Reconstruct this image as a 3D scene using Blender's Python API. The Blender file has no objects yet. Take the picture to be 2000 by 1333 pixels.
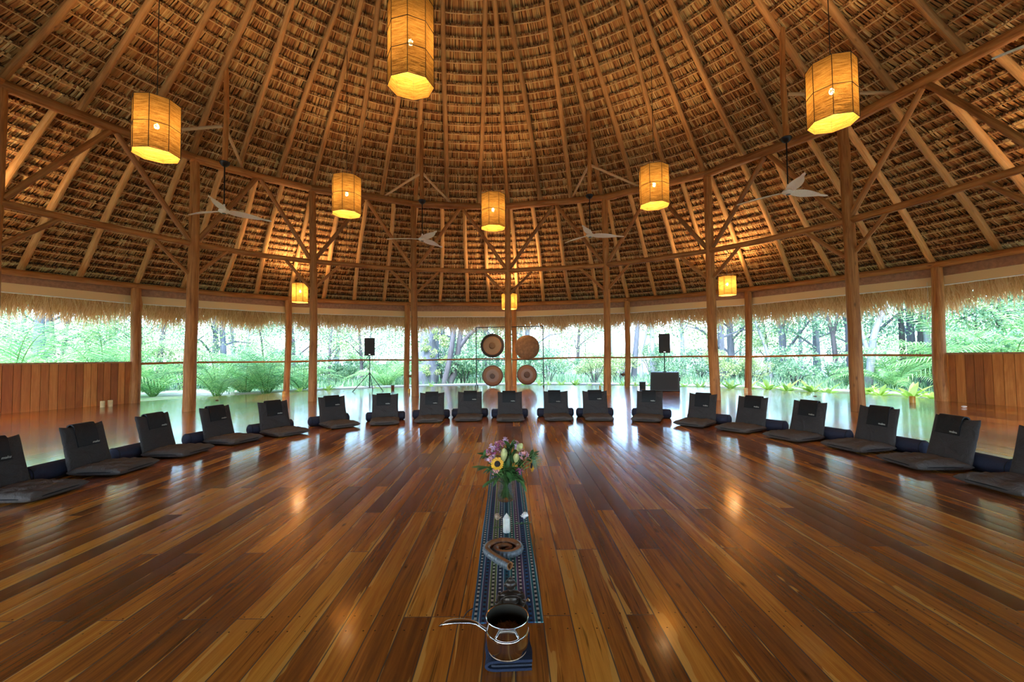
import bpy, math, random
import numpy as np
from mathutils import Vector, Matrix
random.seed(7); rng = np.random.default_rng(7)
SC = bpy.context.scene; COL = SC.collection
PI = math.pi; R_ = math.radians

# ------------------------------------------------------------------ camera
F, PITCH, ROLL, EYE = 836.9, 0.0369, -0.0110, 1.10
cp, sp = math.cos(PITCH), math.sin(PITCH)
r0 = Vector((1, 0, 0)); f0 = Vector((0, cp, sp)); u0 = Vector((0, -sp, cp))
cr, sr = math.cos(ROLL), math.sin(ROLL)
RIGHT = cr * r0 + sr * u0; UP = cr * u0 - sr * r0
cam_d = bpy.data.cameras.new('camera'); cam = bpy.data.objects.new('camera', cam_d); COL.objects.link(cam)
m = Matrix.Identity(4)
for i in range(3):
    m[i][0], m[i][1], m[i][2] = RIGHT[i], UP[i], -f0[i]
m.translation = Vector((0, 0, EYE)); cam.matrix_world = m
cam_d.sensor_fit = 'HORIZONTAL'; cam_d.sensor_width = 36; cam_d.lens = F * 36 / 2000
cam_d.clip_start = 0.02; cam_d.clip_end = 300
SC.camera = cam

# ------------------------------------------------------------------ world, sun, exposure
W = bpy.data.worlds.new('sky'); SC.world = W; W.use_nodes = True
wn = W.node_tree.nodes; wl = W.node_tree.links
sky = wn.new('ShaderNodeTexSky'); sky.sky_type = 'NISHITA'; sky.sun_disc = False
sky.sun_elevation = R_(48); sky.sun_rotation = R_(200); sky.dust_density = 2.5; sky.air_density = 1.0; sky.ozone_density = 1.5
wn['Background'].inputs['Strength'].default_value = 1.05
tint = wn.new('ShaderNodeMix'); tint.data_type = 'RGBA'; tint.blend_type = 'MULTIPLY'; tint.inputs[0].default_value = 1.0; tint.inputs[7].default_value = (.77, .93, 1.17, 1)
wl.new(sky.outputs[0], tint.inputs[6]); wl.new(tint.outputs[2], wn['Background'].inputs['Color'])
sun_d = bpy.data.lights.new('sun', 'SUN'); sun_d.energy = 2.6; sun_d.angle = R_(3); sun_d.color = (.80, .95, 1.0)
sun = bpy.data.objects.new('sun', sun_d); COL.objects.link(sun)
sun.rotation_euler = Vector((0.35, -0.65, 1.0)).to_track_quat('Z', 'Y').to_euler()
SC.view_settings.view_transform = 'Standard'; SC.view_settings.look = 'None'
SC.view_settings.exposure = 1.08; SC.view_settings.gamma = 1.0; SC.view_settings.use_curve_mapping = False
LAMP_W = 66.0
cy = SC.cycles
cy.max_bounces = 8; cy.diffuse_bounces = 4; cy.glossy_bounces = 3; cy.transmission_bounces = 6; cy.transparent_max_bounces = 12
cy.caustics_reflective = False; cy.caustics_refractive = False; cy.sample_clamp_indirect = 5.0

# ------------------------------------------------------------------ measured layout of the pavilion
X0, Y0 = -0.5766, 4.8374
RI, RO, PH, DA = 7.892, 11.370, math.degrees(0.073), 20.0
ZM, ZT, ZE = 3.664, 5.573, 3.002
SL = 0.739; ZC = 11.58            # rafter axis cone: z = ZC - SL*R

def ring(az, R, z=0.0):
    a = R_(az); return Vector((X0 + R * math.sin(a), Y0 + R * math.cos(a), z))
def ray(u, v):
    X, Y = u - 1000.0, v - 666.5
    return (RIGHT * X - UP * Y + f0 * F).normalized()
def atz(u, v, z=0.0):
    r = ray(u, v); return Vector((0, 0, EYE)) + r * ((z - EYE) / r.z)
def z_at(u, v, p):
    r = ray(u, v); return EYE + r.z / math.hypot(r.x, r.y) * math.hypot(p[0], p[1])
def on_ring(u, v, R):
    """azimuth at which the vertical plane of the pixel meets the circle of radius R"""
    r = ray(u, v); n = math.hypot(r.x, r.y); dx, dy = r.x / n, r.y / n
    b = dx * -X0 + dy * -Y0; c = X0 * X0 + Y0 * Y0 - R * R
    t = -b + math.sqrt(b * b - c)
    return math.degrees(math.atan2(t * dx - X0, t * dy - Y0)), t
def az_of(p): return math.degrees(math.atan2(p[0] - X0, p[1] - Y0))

# ------------------------------------------------------------------ mesh helpers
class MB:
    def __init__(s): s.v = []; s.f = []; s.m = []; s.mi = 0
    def add(s, vs, fs):
        n = len(s.v); s.v.extend([tuple(x) for x in vs]); s.f.extend([tuple(i + n for i in f) for f in fs]); s.m.extend([s.mi] * len(fs)); return s
    def box(s, c, d, rot=None):
        x, y, z = d[0] / 2, d[1] / 2, d[2] / 2
        vs = [Vector((i * x, j * y, k * z)) for i in (-1, 1) for j in (-1, 1) for k in (-1, 1)]
        if rot is not None: vs = [rot @ v for v in vs]
        vs = [v + Vector(c) for v in vs]
        return s.add(vs, [(0, 1, 3, 2), (4, 6, 7, 5), (0, 4, 5, 1), (2, 3, 7, 6), (0, 2, 6, 4), (1, 5, 7, 3)])
    def tube(s, pts, rad, seg=8, cap=True, closed=False):
        pts = [Vector(p) for p in pts]; n = len(pts)
        if not hasattr(rad, '__len__'): rad = [rad] * n
        ref = None; vs = []
        for i, p in enumerate(pts):
            if closed: t = pts[(i + 1) % n] - pts[i - 1]
            else: t = pts[min(i + 1, n - 1)] - pts[max(i - 1, 0)]
            if t.length < 1e-9: t = Vector((0, 0, 1))
            t.normalize()
            if ref is None:
                ref = Vector((0, 0, 1)) if abs(t.z) < .9 else Vector((1, 0, 0))
            a = (ref - t * ref.dot(t))
            if a.length < 1e-6: a = t.orthogonal()
            a.normalize(); b = t.cross(a); ref = a
            for k in range(seg):
                w = 2 * PI * k / seg
                vs.append(p + (a * math.cos(w) + b * math.sin(w)) * rad[i])
        fs = []
        for i in range(n if closed else n - 1):
            j = (i + 1) % n
            for k in range(seg):
                k2 = (k + 1) % seg
                fs.append((i * seg + k, i * seg + k2, j * seg + k2, j * seg + k))
        if cap and not closed:
            fs.append(tuple(range(seg - 1, -1, -1))); fs.append(tuple((n - 1) * seg + k for k in range(seg)))
        return s.add(vs, fs)
    def lathe(s, prof, seg=24, c=(0, 0, 0), axis='z', cap=True):
        vs = []
        for r, z in prof:
            for k in range(seg):
                w = 2 * PI * k / seg; x, y = r * math.cos(w), r * math.sin(w)
                v = (x, y, z) if axis == 'z' else ((z, x, y) if axis == 'x' else (x, z, -y))
                vs.append((v[0] + c[0], v[1] + c[1], v[2] + c[2]))
        fs = []
        for i in range(len(prof) - 1):
            for k in range(seg):
                k2 = (k + 1) % seg
                fs.append((i * seg + k, i * seg + k2, (i + 1) * seg + k2, (i + 1) * seg + k))
        if cap and prof[0][0] > 1e-6: fs.append(tuple(range(seg - 1, -1, -1)))
        if cap and prof[-1][0] > 1e-6: fs.append(tuple((len(prof) - 1) * seg + k for k in range(seg)))
        return s.add(vs, fs)
    def ellipsoid(s, c, r, seg=14, rings=9, rot=None):
        vs = []; c = Vector(c)
        for i in range(rings + 1):
            th = PI * i / rings
            for k in range(seg):
                w = 2 * PI * k / seg
                v = Vector((r[0] * math.sin(th) * math.cos(w), r[1] * math.sin(th) * math.sin(w), -r[2] * math.cos(th)))
                if rot is not None: v = rot @ v
                vs.append(v + c)
        fs = [(i * seg + k, i * seg + (k + 1) % seg, (i + 1) * seg + (k + 1) % seg, (i + 1) * seg + k) for i in range(rings) for k in range(seg)]
        return s.add(vs, fs)
    def build(s, name, mats, parent=None, smooth=True, loc=None, rot=None):
        me = bpy.data.meshes.new(name); me.from_pydata(s.v, [], s.f)
        if not isinstance(mats, (list, tuple)): mats = [mats]
        for q in mats: me.materials.append(q)
        if len(mats) > 1: me.polygons.foreach_set('material_index', s.m)
        if smooth:
            me.polygons.foreach_set('use_smooth', [True] * len(me.polygons))
            try: me.set_sharp_from_angle(angle=R_(38))
            except Exception: pass
        me.update(); me.validate()
        o = bpy.data.objects.new(name, me); COL.objects.link(o)
        if parent is not None: o.parent = parent
        if loc is not None: o.location = loc
        if rot is not None: o.rotation_euler = rot
        return o
def np_mesh(name, V, Q, mat, rnd=None, parent=None, smooth=False):
    V = np.asarray(V, np.float32); Q = np.asarray(Q, np.int32); k = Q.shape[1]
    me = bpy.data.meshes.new(name); me.vertices.add(len(V)); me.vertices.foreach_set('co', V.ravel())
    me.loops.add(Q.size); me.loops.foreach_set('vertex_index', Q.ravel())
    me.polygons.add(len(Q)); me.polygons.foreach_set('loop_start', np.arange(0, Q.size, k, dtype=np.int32))
    me.polygons.foreach_set('use_smooth', np.full(len(Q), bool(smooth)))
    if rnd is not None:
        a = me.attributes.new('rnd', 'FLOAT', 'FACE'); a.data.foreach_set('value', np.asarray(rnd, np.float32))
    me.materials.append(mat); me.update(calc_edges=True)
    o = bpy.data.objects.new(name, me); COL.objects.link(o)
    if parent is not None: o.parent = parent
    return o
def empty(name, loc=(0, 0, 0), rz=0.0):
    o = bpy.data.objects.new(name, None); COL.objects.link(o); o.location = loc; o.rotation_euler = (0, 0, rz); o.empty_display_size = .1
    return o
def tag(o, label=None, cat=None, group=None, kind=None):
    if cat in ('beam', 'post', 'rail', 'pole') and kind is None: kind = 'thing'
    if label: o['label'] = label
    if cat: o['category'] = cat
    if group: o['group'] = group
    if kind: o['kind'] = kind
    return o
def children(o): return [c for c in bpy.data.objects if c.parent == o]
def copy_tree(o, parent=None):
    c = o.copy(); COL.objects.link(c)
    if parent is not None: c.parent = parent
    for ch in TREE.get(o.name, []): copy_tree(ch, c)
    return c
TREE = {}
def note(o):
    """remember the children of a thing before it is copied"""
    ch = [c for c in COL.objects if c.parent == o]; TREE[o.name] = ch
    for c in ch: note(c)
    return o

# ------------------------------------------------------------------ materials
class NT:
    def __init__(s, name):
        s.m = bpy.data.materials.new(name); s.m.use_nodes = True; s.t = s.m.node_tree; s.n = s.t.nodes
        s.b = s.n['Principled BSDF']; s.out = s.n['Material Output']
    def new(s, typ, **kw):
        x = s.n.new(typ)
        for k, v in kw.items(): setattr(x, k, v)
        return x
    def link(s, a, b): s.t.links.new(a, b)
    def math(s, op, a, b=None, c=None, clamp=False):
        x = s.new('ShaderNodeMath', operation=op); x.use_clamp = clamp
        for i, q in enumerate((a, b, c)):
            if q is None: continue
            if isinstance(q, (int, float)): x.inputs[i].default_value = q
            else: s.link(q, x.inputs[i])
        return x.outputs[0]
    def ramp(s, fac, stops, interp='LINEAR'):
        x = s.new('ShaderNodeValToRGB'); e = x.color_ramp.elements; x.color_ramp.interpolation = interp
        while len(e) > len(stops): e.remove(e[-1])
        while len(e) < len(stops): e.new(1.0)
        for i, (p, c) in enumerate(stops):
            e[i].position = p; e[i].color = (*c, 1) if len(c) == 3 else c
        s.link(fac, x.inputs[0]); return x.outputs[0]
    def noise(s, vec, scale, detail=4, rough=.5, dist=0.0, out=0):
        x = s.new('ShaderNodeTexNoise'); x.inputs['Scale'].default_value = scale; x.inputs['Detail'].default_value = detail
        x.inputs['Roughness'].default_value = rough; x.inputs['Distortion'].default_value = dist
        if vec is not None: s.link(vec, x.inputs['Vector'])
        return x.outputs[out]
    def mapping(s, vec, sc=(1, 1, 1), loc=(0, 0, 0)):
        x = s.new('ShaderNodeMapping'); x.inputs['Scale'].default_value = sc; x.inputs['Location'].default_value = loc
        s.link(vec, x.inputs['Vector']); return x.outputs[0]
    def mix(s, fac, a, b, typ='MIX'):
        x = s.new('ShaderNodeMix', data_type='RGBA', blend_type=typ)
        for i, q in ((0, fac), (6, a), (7, b)):
            if isinstance(q, (int, float)): x.inputs[i].default_value = q
            elif isinstance(q, tuple): x.inputs[i].default_value = (*q, 1)
            else: s.link(q, x.inputs[i])
        return x.outputs[2]
    def bump(s, h, strength=.3, dist=.01):
        x = s.new('ShaderNodeBump'); x.inputs['Strength'].default_value = strength; x.inputs['Distance'].default_value = dist
        s.link(h, x.inputs['Height']); s.link(x.outputs[0], s.b.inputs['Normal']); return x
    def base(s, c):
        if isinstance(c, tuple): s.b.inputs['Base Color'].default_value = (*c, 1)
        else: s.link(c, s.b.inputs['Base Color'])
    def obj(s): return s.new('ShaderNodeTexCoord').outputs['Object']
    def orand(s): return s.new('ShaderNodeObjectInfo').outputs['Random']
    def attr(s, n='rnd'): return s.new('ShaderNodeAttribute', attribute_name=n).outputs['Fac']
def plain(name, col, rough=.6, metal=0.0, bump=0.0, bscale=60, spec=.5, var=0.0):
    t = NT(name); t.b.inputs['Roughness'].default_value = rough; t.b.inputs['Metallic'].default_value = metal
    t.b.inputs['Specular IOR Level'].default_value = spec
    n = t.noise(t.obj(), bscale, 4, .6)
    lo = tuple(c * (1 - max(var, .12)) for c in col); hi = tuple(min(1, c * (1 + max(var, .12))) for c in col)
    t.base(t.ramp(n, [(.3, lo), (.7, hi)]))
    if bump: t.bump(n, bump, .004)
    return t.m
M = {}
def log_mat(name, dark, mid, light, rough=.55):
    t = NT(name); o = t.obj()
    g = t.noise(t.mapping(o, (9, 9, .55)), 3.0, 6, .62, .8)
    big = t.noise(t.mapping(o, (1.6, 1.6, .6)), 2.0, 3, .5)
    c = t.ramp(g, [(.28, dark), (.48, mid), (.72, light)])
    c2 = t.mix(t.math('MULTIPLY', t.ramp(big, [(.4, (0, 0, 0)), (.62, (1, 1, 1))]), .45), c, light)
    knot = t.new('ShaderNodeTexVoronoi'); knot.inputs['Scale'].default_value = 2.2; t.link(t.mapping(o, (2.2, 2.2, .8)), knot.inputs['Vector'])
    km = t.ramp(knot.outputs['Distance'], [(.03, (1, 1, 1)), (.10, (0, 0, 0))])
    c3 = t.mix(t.math('MULTIPLY', km, .7), c2, tuple(q * .45 for q in dark))
    hv = t.math('MULTIPLY_ADD', t.orand(), .5, .78)
    hs = t.new('ShaderNodeHueSaturation'); t.link(hv, hs.inputs['Value']); t.link(c3, hs.inputs['Color'])
    t.base(hs.outputs[0]); t.b.inputs['Roughness'].default_value = rough; t.b.inputs['Specular IOR Level'].default_value = .35
    t.bump(g, .5, .008); return t.m
M['log'] = log_mat('teak_log', (.16, .052, .013), (.34, .130, .034), (.54, .26, .085))
M['rafter'] = log_mat('rafter_pole', (.34, .15, .045), (.58, .30, .10), (.80, .48, .19))
M['roofpole'] = log_mat('roof_pole_wood', (.22, .095, .03), (.40, .20, .07), (.56, .31, .12))
M['pale_log'] = log_mat('pale_pole', (.34, .20, .10), (.52, .34, .18), (.68, .50, .30))

# plank floor: boards run away from the camera (y), 115 mm wide, varnished
def floor_mat():
    t = NT('varnished_teak_floor'); o = t.obj(); sx = t.new('ShaderNodeSeparateXYZ'); t.link(o, sx.inputs[0])
    PW = .118
    u = t.math('DIVIDE', sx.outputs[0], PW); pid = t.math('FLOOR', u); fu = t.math('FRACT', u)
    wn1 = t.new('ShaderNodeTexWhiteNoise', noise_dimensions='1D'); t.link(pid, wn1.inputs['W'])
    off = t.math('MULTIPLY', t.math('FLOOR', t.math('MULTIPLY', wn1.outputs['Value'], 3.0)), .62)
    yv = t.math('DIVIDE', t.math('ADD', sx.outputs[1], off), 1.86)
    bid = t.math('FLOOR', yv); fv = t.math('FRACT', yv)
    cmb = t.new('ShaderNodeCombineXYZ'); t.link(pid, cmb.inputs[0]); t.link(bid, cmb.inputs[1])
    wn2 = t.new('ShaderNodeTexWhiteNoise', noise_dimensions='3D'); t.link(cmb.outputs[0], wn2.inputs['Vector'])
    rnd = wn2.outputs['Value']
    # grain, shifted per board
    sh = t.new('ShaderNodeVectorMath', operation='MULTIPLY_ADD'); t.link(wn2.outputs['Color'], sh.inputs[0]); sh.inputs[1].default_value = (17, 31, 9); t.link(o, sh.inputs[2])
    gv = t.mapping(sh.outputs[0], (26, 1.1, 1)); grain = t.noise(gv, 1.3, 7, .62, 1.2)
    fine = t.noise(t.mapping(sh.outputs[0], (120, 3.0, 1)), 2.0, 4, .6)
    flow = t.noise(t.mapping(sh.outputs[0], (9, .75, 1)), 1.0, 3, .5, 1.4)
    wood = t.ramp(t.math('MULTIPLY_ADD', grain, .55, t.math('MULTIPLY', rnd, .45)),
                  [(.20, (.085, .022, .005)), (.40, (.31, .088, .012)), (.56, (.62, .20, .020)), (.76, (.90, .38, .042))])
    # pale sapwood tongues along a board edge
    edge = t.math('ADD', t.math('MULTIPLY', t.math('ABSOLUTE', t.math('SUBTRACT', fu, .5)), .55), t.math('MULTIPLY', flow, 1.0))
    sap = t.ramp(t.math('ADD', edge, t.math('MULTIPLY', t.math('SUBTRACT', rnd, .5), .22)), [(.785, (0, 0, 0)), (.80, (1, 1, 1))])
    c = t.mix(t.math('MULTIPLY', sap, .8), wood, (.90, .45, .085))
    # dark heart streaks
    st = t.ramp(t.noise(t.mapping(sh.outputs[0], (40, .9, 1)), 1.0, 3, .6, 1.6), [(.33, (1, 1, 1)), (.40, (0, 0, 0))])
    c = t.mix(t.math('MULTIPLY', st, .7), c, (.035, .010, .004))
    c = t.mix(t.math('MULTIPLY', fine, .30), c, (.14, .045, .012))
    vk = t.new('ShaderNodeTexVoronoi'); vk.inputs['Scale'].default_value = 1.0; t.link(t.mapping(sh.outputs[0], (7, 2.6, 1)), vk.inputs['Vector'])
    c = t.mix(t.ramp(vk.outputs['Distance'], [(.02, (.85, .85, .85)), (.10, (0, 0, 0))]), c, (.045, .014, .005))
    # seams, butt joints, screws
    su = t.math('MINIMUM', fu, t.math('SUBTRACT', 1.0, fu)); seam = t.math('LESS_THAN', su, .022)
    sv = t.math('MULTIPLY', t.math('MINIMUM', fv, t.math('SUBTRACT', 1.0, fv)), 1.86); butt = t.math('LESS_THAN', sv, .0022)
    gap = t.math('MAXIMUM', seam, butt)
    jy = t.math('MULTIPLY', t.math('ABSOLUTE', t.math('SUBTRACT', t.math('FRACT', t.math('ADD', t.math('DIVIDE', sx.outputs[1], .62), .06)), .5)), .62)
    jy = t.math('ABSOLUTE', t.math('SUBTRACT', jy, .26))
    jx = t.math('MULTIPLY', t.math('ABSOLUTE', t.math('SUBTRACT', t.math('ABSOLUTE', t.math('SUBTRACT', fu, .5)), .30)), PW)
    scw = t.math('LESS_THAN', t.math('SQRT', t.math('ADD', t.math('MULTIPLY', jx, jx), t.math('MULTIPLY', jy, jy))), .0034)
    c = t.mix(scw, c, (.035, .014, .008)); c = t.mix(t.math('MULTIPLY', gap, .85), c, (.016, .007, .004))
    t.base(c)
    rr = t.math('MULTIPLY_ADD', t.noise(o, 1.1, 4, .6), .16, .16)
    t.link(t.math('ADD', rr, t.math('MULTIPLY', gap, .4)), t.b.inputs['Roughness'])
    t.b.inputs['IOR'].default_value = 1.5; t.b.inputs['Coat Weight'].default_value = .75; t.b.inputs['Coat Roughness'].default_value = .10; t.b.inputs['Specular IOR Level'].default_value = .4
    cup = t.math('MULTIPLY', t.math('MULTIPLY', t.math('SUBTRACT', fu, .5), t.math('SUBTRACT', fu, .5)), -1.9)
    wav = t.noise(t.mapping(sh.outputs[0], (5, .8, 1)), 1.0, 2, .5)
    tilt = t.math('MULTIPLY', t.math('MULTIPLY', t.math('SUBTRACT', rnd, .5), fu), .9)
    hgt = t.math('ADD', t.math('ADD', cup, tilt), t.math('ADD', t.math('MULTIPLY', wav, .7), t.math('MULTIPLY', gap, -1.2)))
    hgt = t.math('ADD', hgt, t.math('MULTIPLY', grain, .10))
    t.bump(hgt, .75, .0032)
    return t.m
M['floor'] = floor_mat()

def plank_mat():
    t = NT('teak_wall_planks'); o = t.obj(); r = t.attr()
    sh = t.new('ShaderNodeVectorMath', operation='MULTIPLY_ADD'); cb = t.new('ShaderNodeCombineXYZ'); t.link(r, cb.inputs[0]); t.link(r, cb.inputs[2])
    t.link(cb.outputs[0], sh.inputs[0]); sh.inputs[1].default_value = (40, 0, 23); t.link(o, sh.inputs[2])
    g = t.math('ADD', t.math('MULTIPLY', t.noise(t.mapping(sh.outputs[0], (60, 60, 1.4)), 1.0, 4, .6, .6), .45), t.math('MULTIPLY', t.noise(t.mapping(sh.outputs[0], (5, 5, .9)), 1.2, 5, .55, 2.2), .55))
    c = t.ramp(t.math('MULTIPLY_ADD', g, .62, t.math('MULTIPLY', r, .36)), [(.25, (.24, .066, .016)), (.45, (.42, .135, .030)), (.60, (.58, .22, .052)), (.75, (.78, .38, .11))])
    t.base(c); t.b.inputs['Roughness'].default_value = .38; t.bump(g, .2, .003); return t.m
M['planks'] = plank_mat()

def thatch_mat(name, stops, trans=.12, rough=.75):
    t = NT(name); r = t.attr(); o = t.obj()
    n = t.noise(o, 1.6, 3, .6); n2 = t.noise(o, 90, 3, .6)
    f = t.math('ADD', t.math('MULTIPLY', r, .78), t.math('ADD', t.math('MULTIPLY', n, .24), t.math('MULTIPLY', n2, .14)))
    c = t.ramp(f, stops); t.base(c); t.b.inputs['Roughness'].default_value = rough; t.b.inputs['Specular IOR Level'].default_value = .25
    if trans:
        tr = t.new('ShaderNodeBsdfTranslucent'); t.link(c, tr.inputs[0]); mx = t.new('ShaderNodeMixShader'); mx.inputs[0].default_value = trans
        t.link(t.b.outputs[0], mx.inputs[1]); t.link(tr.outputs[0], mx.inputs[2]); t.link(mx.outputs[0], t.out.inputs[0])
    return t.m
M['thatch'] = thatch_mat('palm_thatch', [(.10, (.11, .034, .013)), (.32, (.31, .13, .050)), (.54, (.52, .275, .105)), (.74, (.57, .40, .17)), (.98, (.80, .61, .32))], 0)
M['fringe'] = thatch_mat('thatch_fringe_straw', [(.1, (.34, .15, .06)), (.4, (.70, .40, .18)), (.7, (.92, .63, .34)), (.95, (1.0, .82, .54))], .35)
M['backing'] = plain('thatch_backing', (.10, .052, .024), .95, bscale=8, var=.4)
M['batten'] = plain('batten_stick', (.66, .43, .20), .6, bscale=9, var=.3)

def leaf_mat(name, stops, trans=.45, rough=.5):
    return thatch_mat(name, stops, trans, rough)
M['leaf_cool'] = leaf_mat('forest_leaf', [(.1, (.06, .15, .085)), (.4, (.15, .30, .17)), (.7, (.28, .46, .27)), (.95, (.50, .66, .38))])
M['leaf_warm'] = leaf_mat('yellow_green_leaf', [(.1, (.11, .20, .07)), (.4, (.25, .37, .14)), (.7, (.44, .54, .24)), (.95, (.70, .74, .40))])  # yellow-green foliage colour
M['leaf_palm'] = leaf_mat('palm_leaf', [(.1, (.09, .27, .09)), (.5, (.24, .50, .18)), (.95, (.50, .74, .28))])
M['leaf_lime'] = leaf_mat('lime_leaf', [(.1, (.30, .50, .06)), (.5, (.55, .74, .12)), (.95, (.80, .90, .30))])
M['bark_blue'] = log_mat('grey_bark', (.05, .06, .075), (.09, .10, .12), (.16, .18, .21), .8)
M['bark_brown'] = log_mat('brown_bark', (.035, .034, .038), (.065, .062, .066), (.12, .115, .12), .8)
M['bark_white'] = log_mat('white_bark', (.16, .17, .19), (.26, .28, .30), (.40, .42, .44), .8)
def ground_mat():
    t = NT('forest_floor'); o = t.obj()
    n = t.noise(o, .35, 5, .6); f = t.noise(o, 6, 6, .7)
    c = t.ramp(f, [(.3, (.22, .20, .17)), (.55, (.38, .36, .32)), (.75, (.55, .52, .47))])
    g = t.ramp(f, [(.3, (.12, .22, .07)), (.7, (.36, .48, .18))])
    t.base(t.mix(t.ramp(n, [(.46, (0, 0, 0)), (.58, (1, 1, 1))]), c, g)); t.b.inputs['Roughness'].default_value = .95; t.bump(f, .6, .03); return t.m
M['ground'] = ground_mat()
M['path'] = plain('pale_concrete', (.50, .47, .42), .85, bump=.3, bscale=30, var=.15)
M['stone'] = plain('white_stone', (.72, .70, .66), .8, bump=.5, bscale=20, var=.25)
M['cream'] = plain('cream_screen_cloth', (.86, .66, .36), .8, bscale=200)
M['brown_trim'] = plain('brown_valance', (.40, .21, .12), .6, bscale=12, var=.25)
M['white_bar'] = plain('white_metal_bar', (.80, .80, .78), .4)
def cloth(name, col, bs=420, wr=.5, rough=.85):
    t = NT(name); o = t.obj(); w = t.noise(o, bs, 2, .6); f = t.noise(t.mapping(o, (1, 1, 1)), 7, 4, .6, .6)
    t.base(t.ramp(w, [(.3, tuple(c * .75 for c in col)), (.7, tuple(c * 1.25 for c in col))])); t.b.inputs['Roughness'].default_value = rough
    t.b.inputs['Sheen Weight'].default_value = .0; t.b.inputs['Specular IOR Level'].default_value = .3
    t.bump(t.math('ADD', t.math('MULTIPLY', w, .04), f), wr, .035); return t.m
M['back'] = cloth('charcoal_canvas_back', (.046, .039, .038), wr=1.0)
M['seat'] = cloth('charcoal_canvas', (.085, .070, .062), wr=1.0)
M['pipe'] = cloth('black_piping', (.012, .012, .014), 600, .1)
M['pouch'] = cloth('black_satin_cloth', (.0085, .009, .011), 500, .4, .55)
M['bolster'] = cloth('navy_bolster_cloth', (.024, .026, .046), 350, .45)
M['denim'] = cloth('navy_denim', (.014, .021, .045), 260, .5)
M['denim_in'] = cloth('denim_inside', (.03, .035, .05), 260, .3)
M['print'] = plain('pale_print', (.62, .62, .55), .6)
M['black'] = plain('black_paint', (.012, .012, .014), .42, bscale=200)
M['grille'] = plain('black_grille', (.016, .017, .020), .55, bump=.6, bscale=500)
M['dark_metal'] = plain('dark_metal', (.02, .02, .022), .35, .6)
M['chrome'] = plain('chrome', (.72, .72, .72), .12, 1.0)
M['fan_white'] = plain('white_fan_blade', (.86, .84, .78), .45)
M['candle'] = plain('cream_wax', (.80, .66, .34), .5, bscale=20)
M['amber'] = plain('amber_glass_candle', (.72, .40, .06), .3, bscale=20)
M['silver'] = plain('brushed_steel', (.55, .53, .50), .16, 1.0, bscale=3)
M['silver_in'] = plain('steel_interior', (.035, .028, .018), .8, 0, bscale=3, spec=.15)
M['herb'] = plain('dried_herb', (.42, .28, .17), .9, bump=.5, bscale=30, var=.6)
M['tablet'] = plain('pale_resin_tablet', (.62, .47, .36), .7)
M['bronze'] = plain('dark_bronze', (.045, .030, .020), .35, .5, bump=.3, bscale=40, var=.4)
M['selenite'] = plain('white_selenite', (.60, .58, .50), .35, bump=.2, bscale=40)
M['selenite'].node_tree.nodes['Principled BSDF'].inputs['Subsurface Weight'].default_value = .3
M['shell_b'] = plain('brown_shell', (.34, .22, .14), .4, var=.5, bscale=90)
M['shell_w'] = plain('white_shell', (.70, .66, .62), .35, var=.3, bscale=60)
M['coil_brown'] = log_mat('polished_red_wood', (.14, .045, .018), (.27, .095, .035), (.40, .17, .06), .16)
M['coil_grey'] = plain('ribbed_grey_wood', (.115, .125, .13), .38, bump=.25, bscale=60, var=.4)
M['wire'] = plain('dark_wire', (.035, .02, .010), .6)
M['stem'] = plain('green_stem', (.10, .22, .05), .6, var=.4, bscale=30)
M['f_leaf'] = plain('bouquet_leaf', (.045, .12, .03), .45, var=.5, bscale=25)
M['petal_y'] = plain('sunflower_petal', (.85, .40, .02), .6, var=.3, bscale=60)
M['disc'] = plain('sunflower_disc', (.018, .010, .008), .9, bump=.8, bscale=200)
M['petal_p'] = plain('magenta_petal', (.42, .10, .24), .6, var=.6, bscale=45)
M['petal_l'] = plain('lilac_petal', (.58, .40, .56), .6, var=.4, bscale=45)
M['petal_k'] = plain('pink_petal', (.72, .34, .34), .6, var=.4, bscale=45)
M['lily'] = plain('cream_lily_bud', (.50, .50, .20), .5, var=.35, bscale=30)
M['leafbrown'] = plain('dry_leaf', (.16, .07, .03), .8)
g = NT('clear_glass'); gl = g.new('ShaderNodeBsdfGlass'); gl.inputs['IOR'].default_value = 1.2; gl.inputs['Roughness'].default_value = .01; gl.inputs['Color'].default_value = (.93, .98, .97, 1)
tb = g.new('ShaderNodeBsdfTransparent'); mxs = g.new('ShaderNodeMixShader'); mxs.inputs[0].default_value = .6
g.link(tb.outputs[0], mxs.inputs[1]); g.link(gl.outputs[0], mxs.inputs[2]); g.link(mxs.outputs[0], g.out.inputs[0]); M['glass'] = g.m
# woven lantern shade: thin fibre cloth that lets light through
def shade_mat():
    t = NT('woven_fibre_shade'); o = t.obj()
    s = t.noise(t.mapping(o, (3, 3, 46)), 2.2, 4, .6, .6); s2 = t.noise(o, 95, 3, .7)
    c = t.ramp(t.math('MULTIPLY_ADD', s, .7, t.math('MULTIPLY', s2, .3)), [(.30, (.12, .062, .014)), (.5, (.29, .165, .038)), (.68, (.52, .33, .095))])
    df = t.new('ShaderNodeBsdfDiffuse'); t.link(c, df.inputs[0]); tr = t.new('ShaderNodeBsdfTranslucent'); t.link(c, tr.inputs[0])
    a = t.new('ShaderNodeMixShader'); a.inputs[0].default_value = .085; t.link(df.outputs[0], a.inputs[1]); t.link(tr.outputs[0], a.inputs[2])
    tp = t.new('ShaderNodeBsdfTransparent'); b = t.new('ShaderNodeMixShader')
    t.link(t.ramp(t.math('MULTIPLY_ADD', s, .5, t.math('MULTIPLY', s2, .5)), [(.50, (0, 0, 0)), (.66, (.18, .18, .18))]), b.inputs[0])
    t.link(a.outputs[0], b.inputs[1]); t.link(tp.outputs[0], b.inputs[2]); t.link(b.outputs[0], t.out.inputs[0]); return t.m
M['shade'] = shade_mat()
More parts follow.
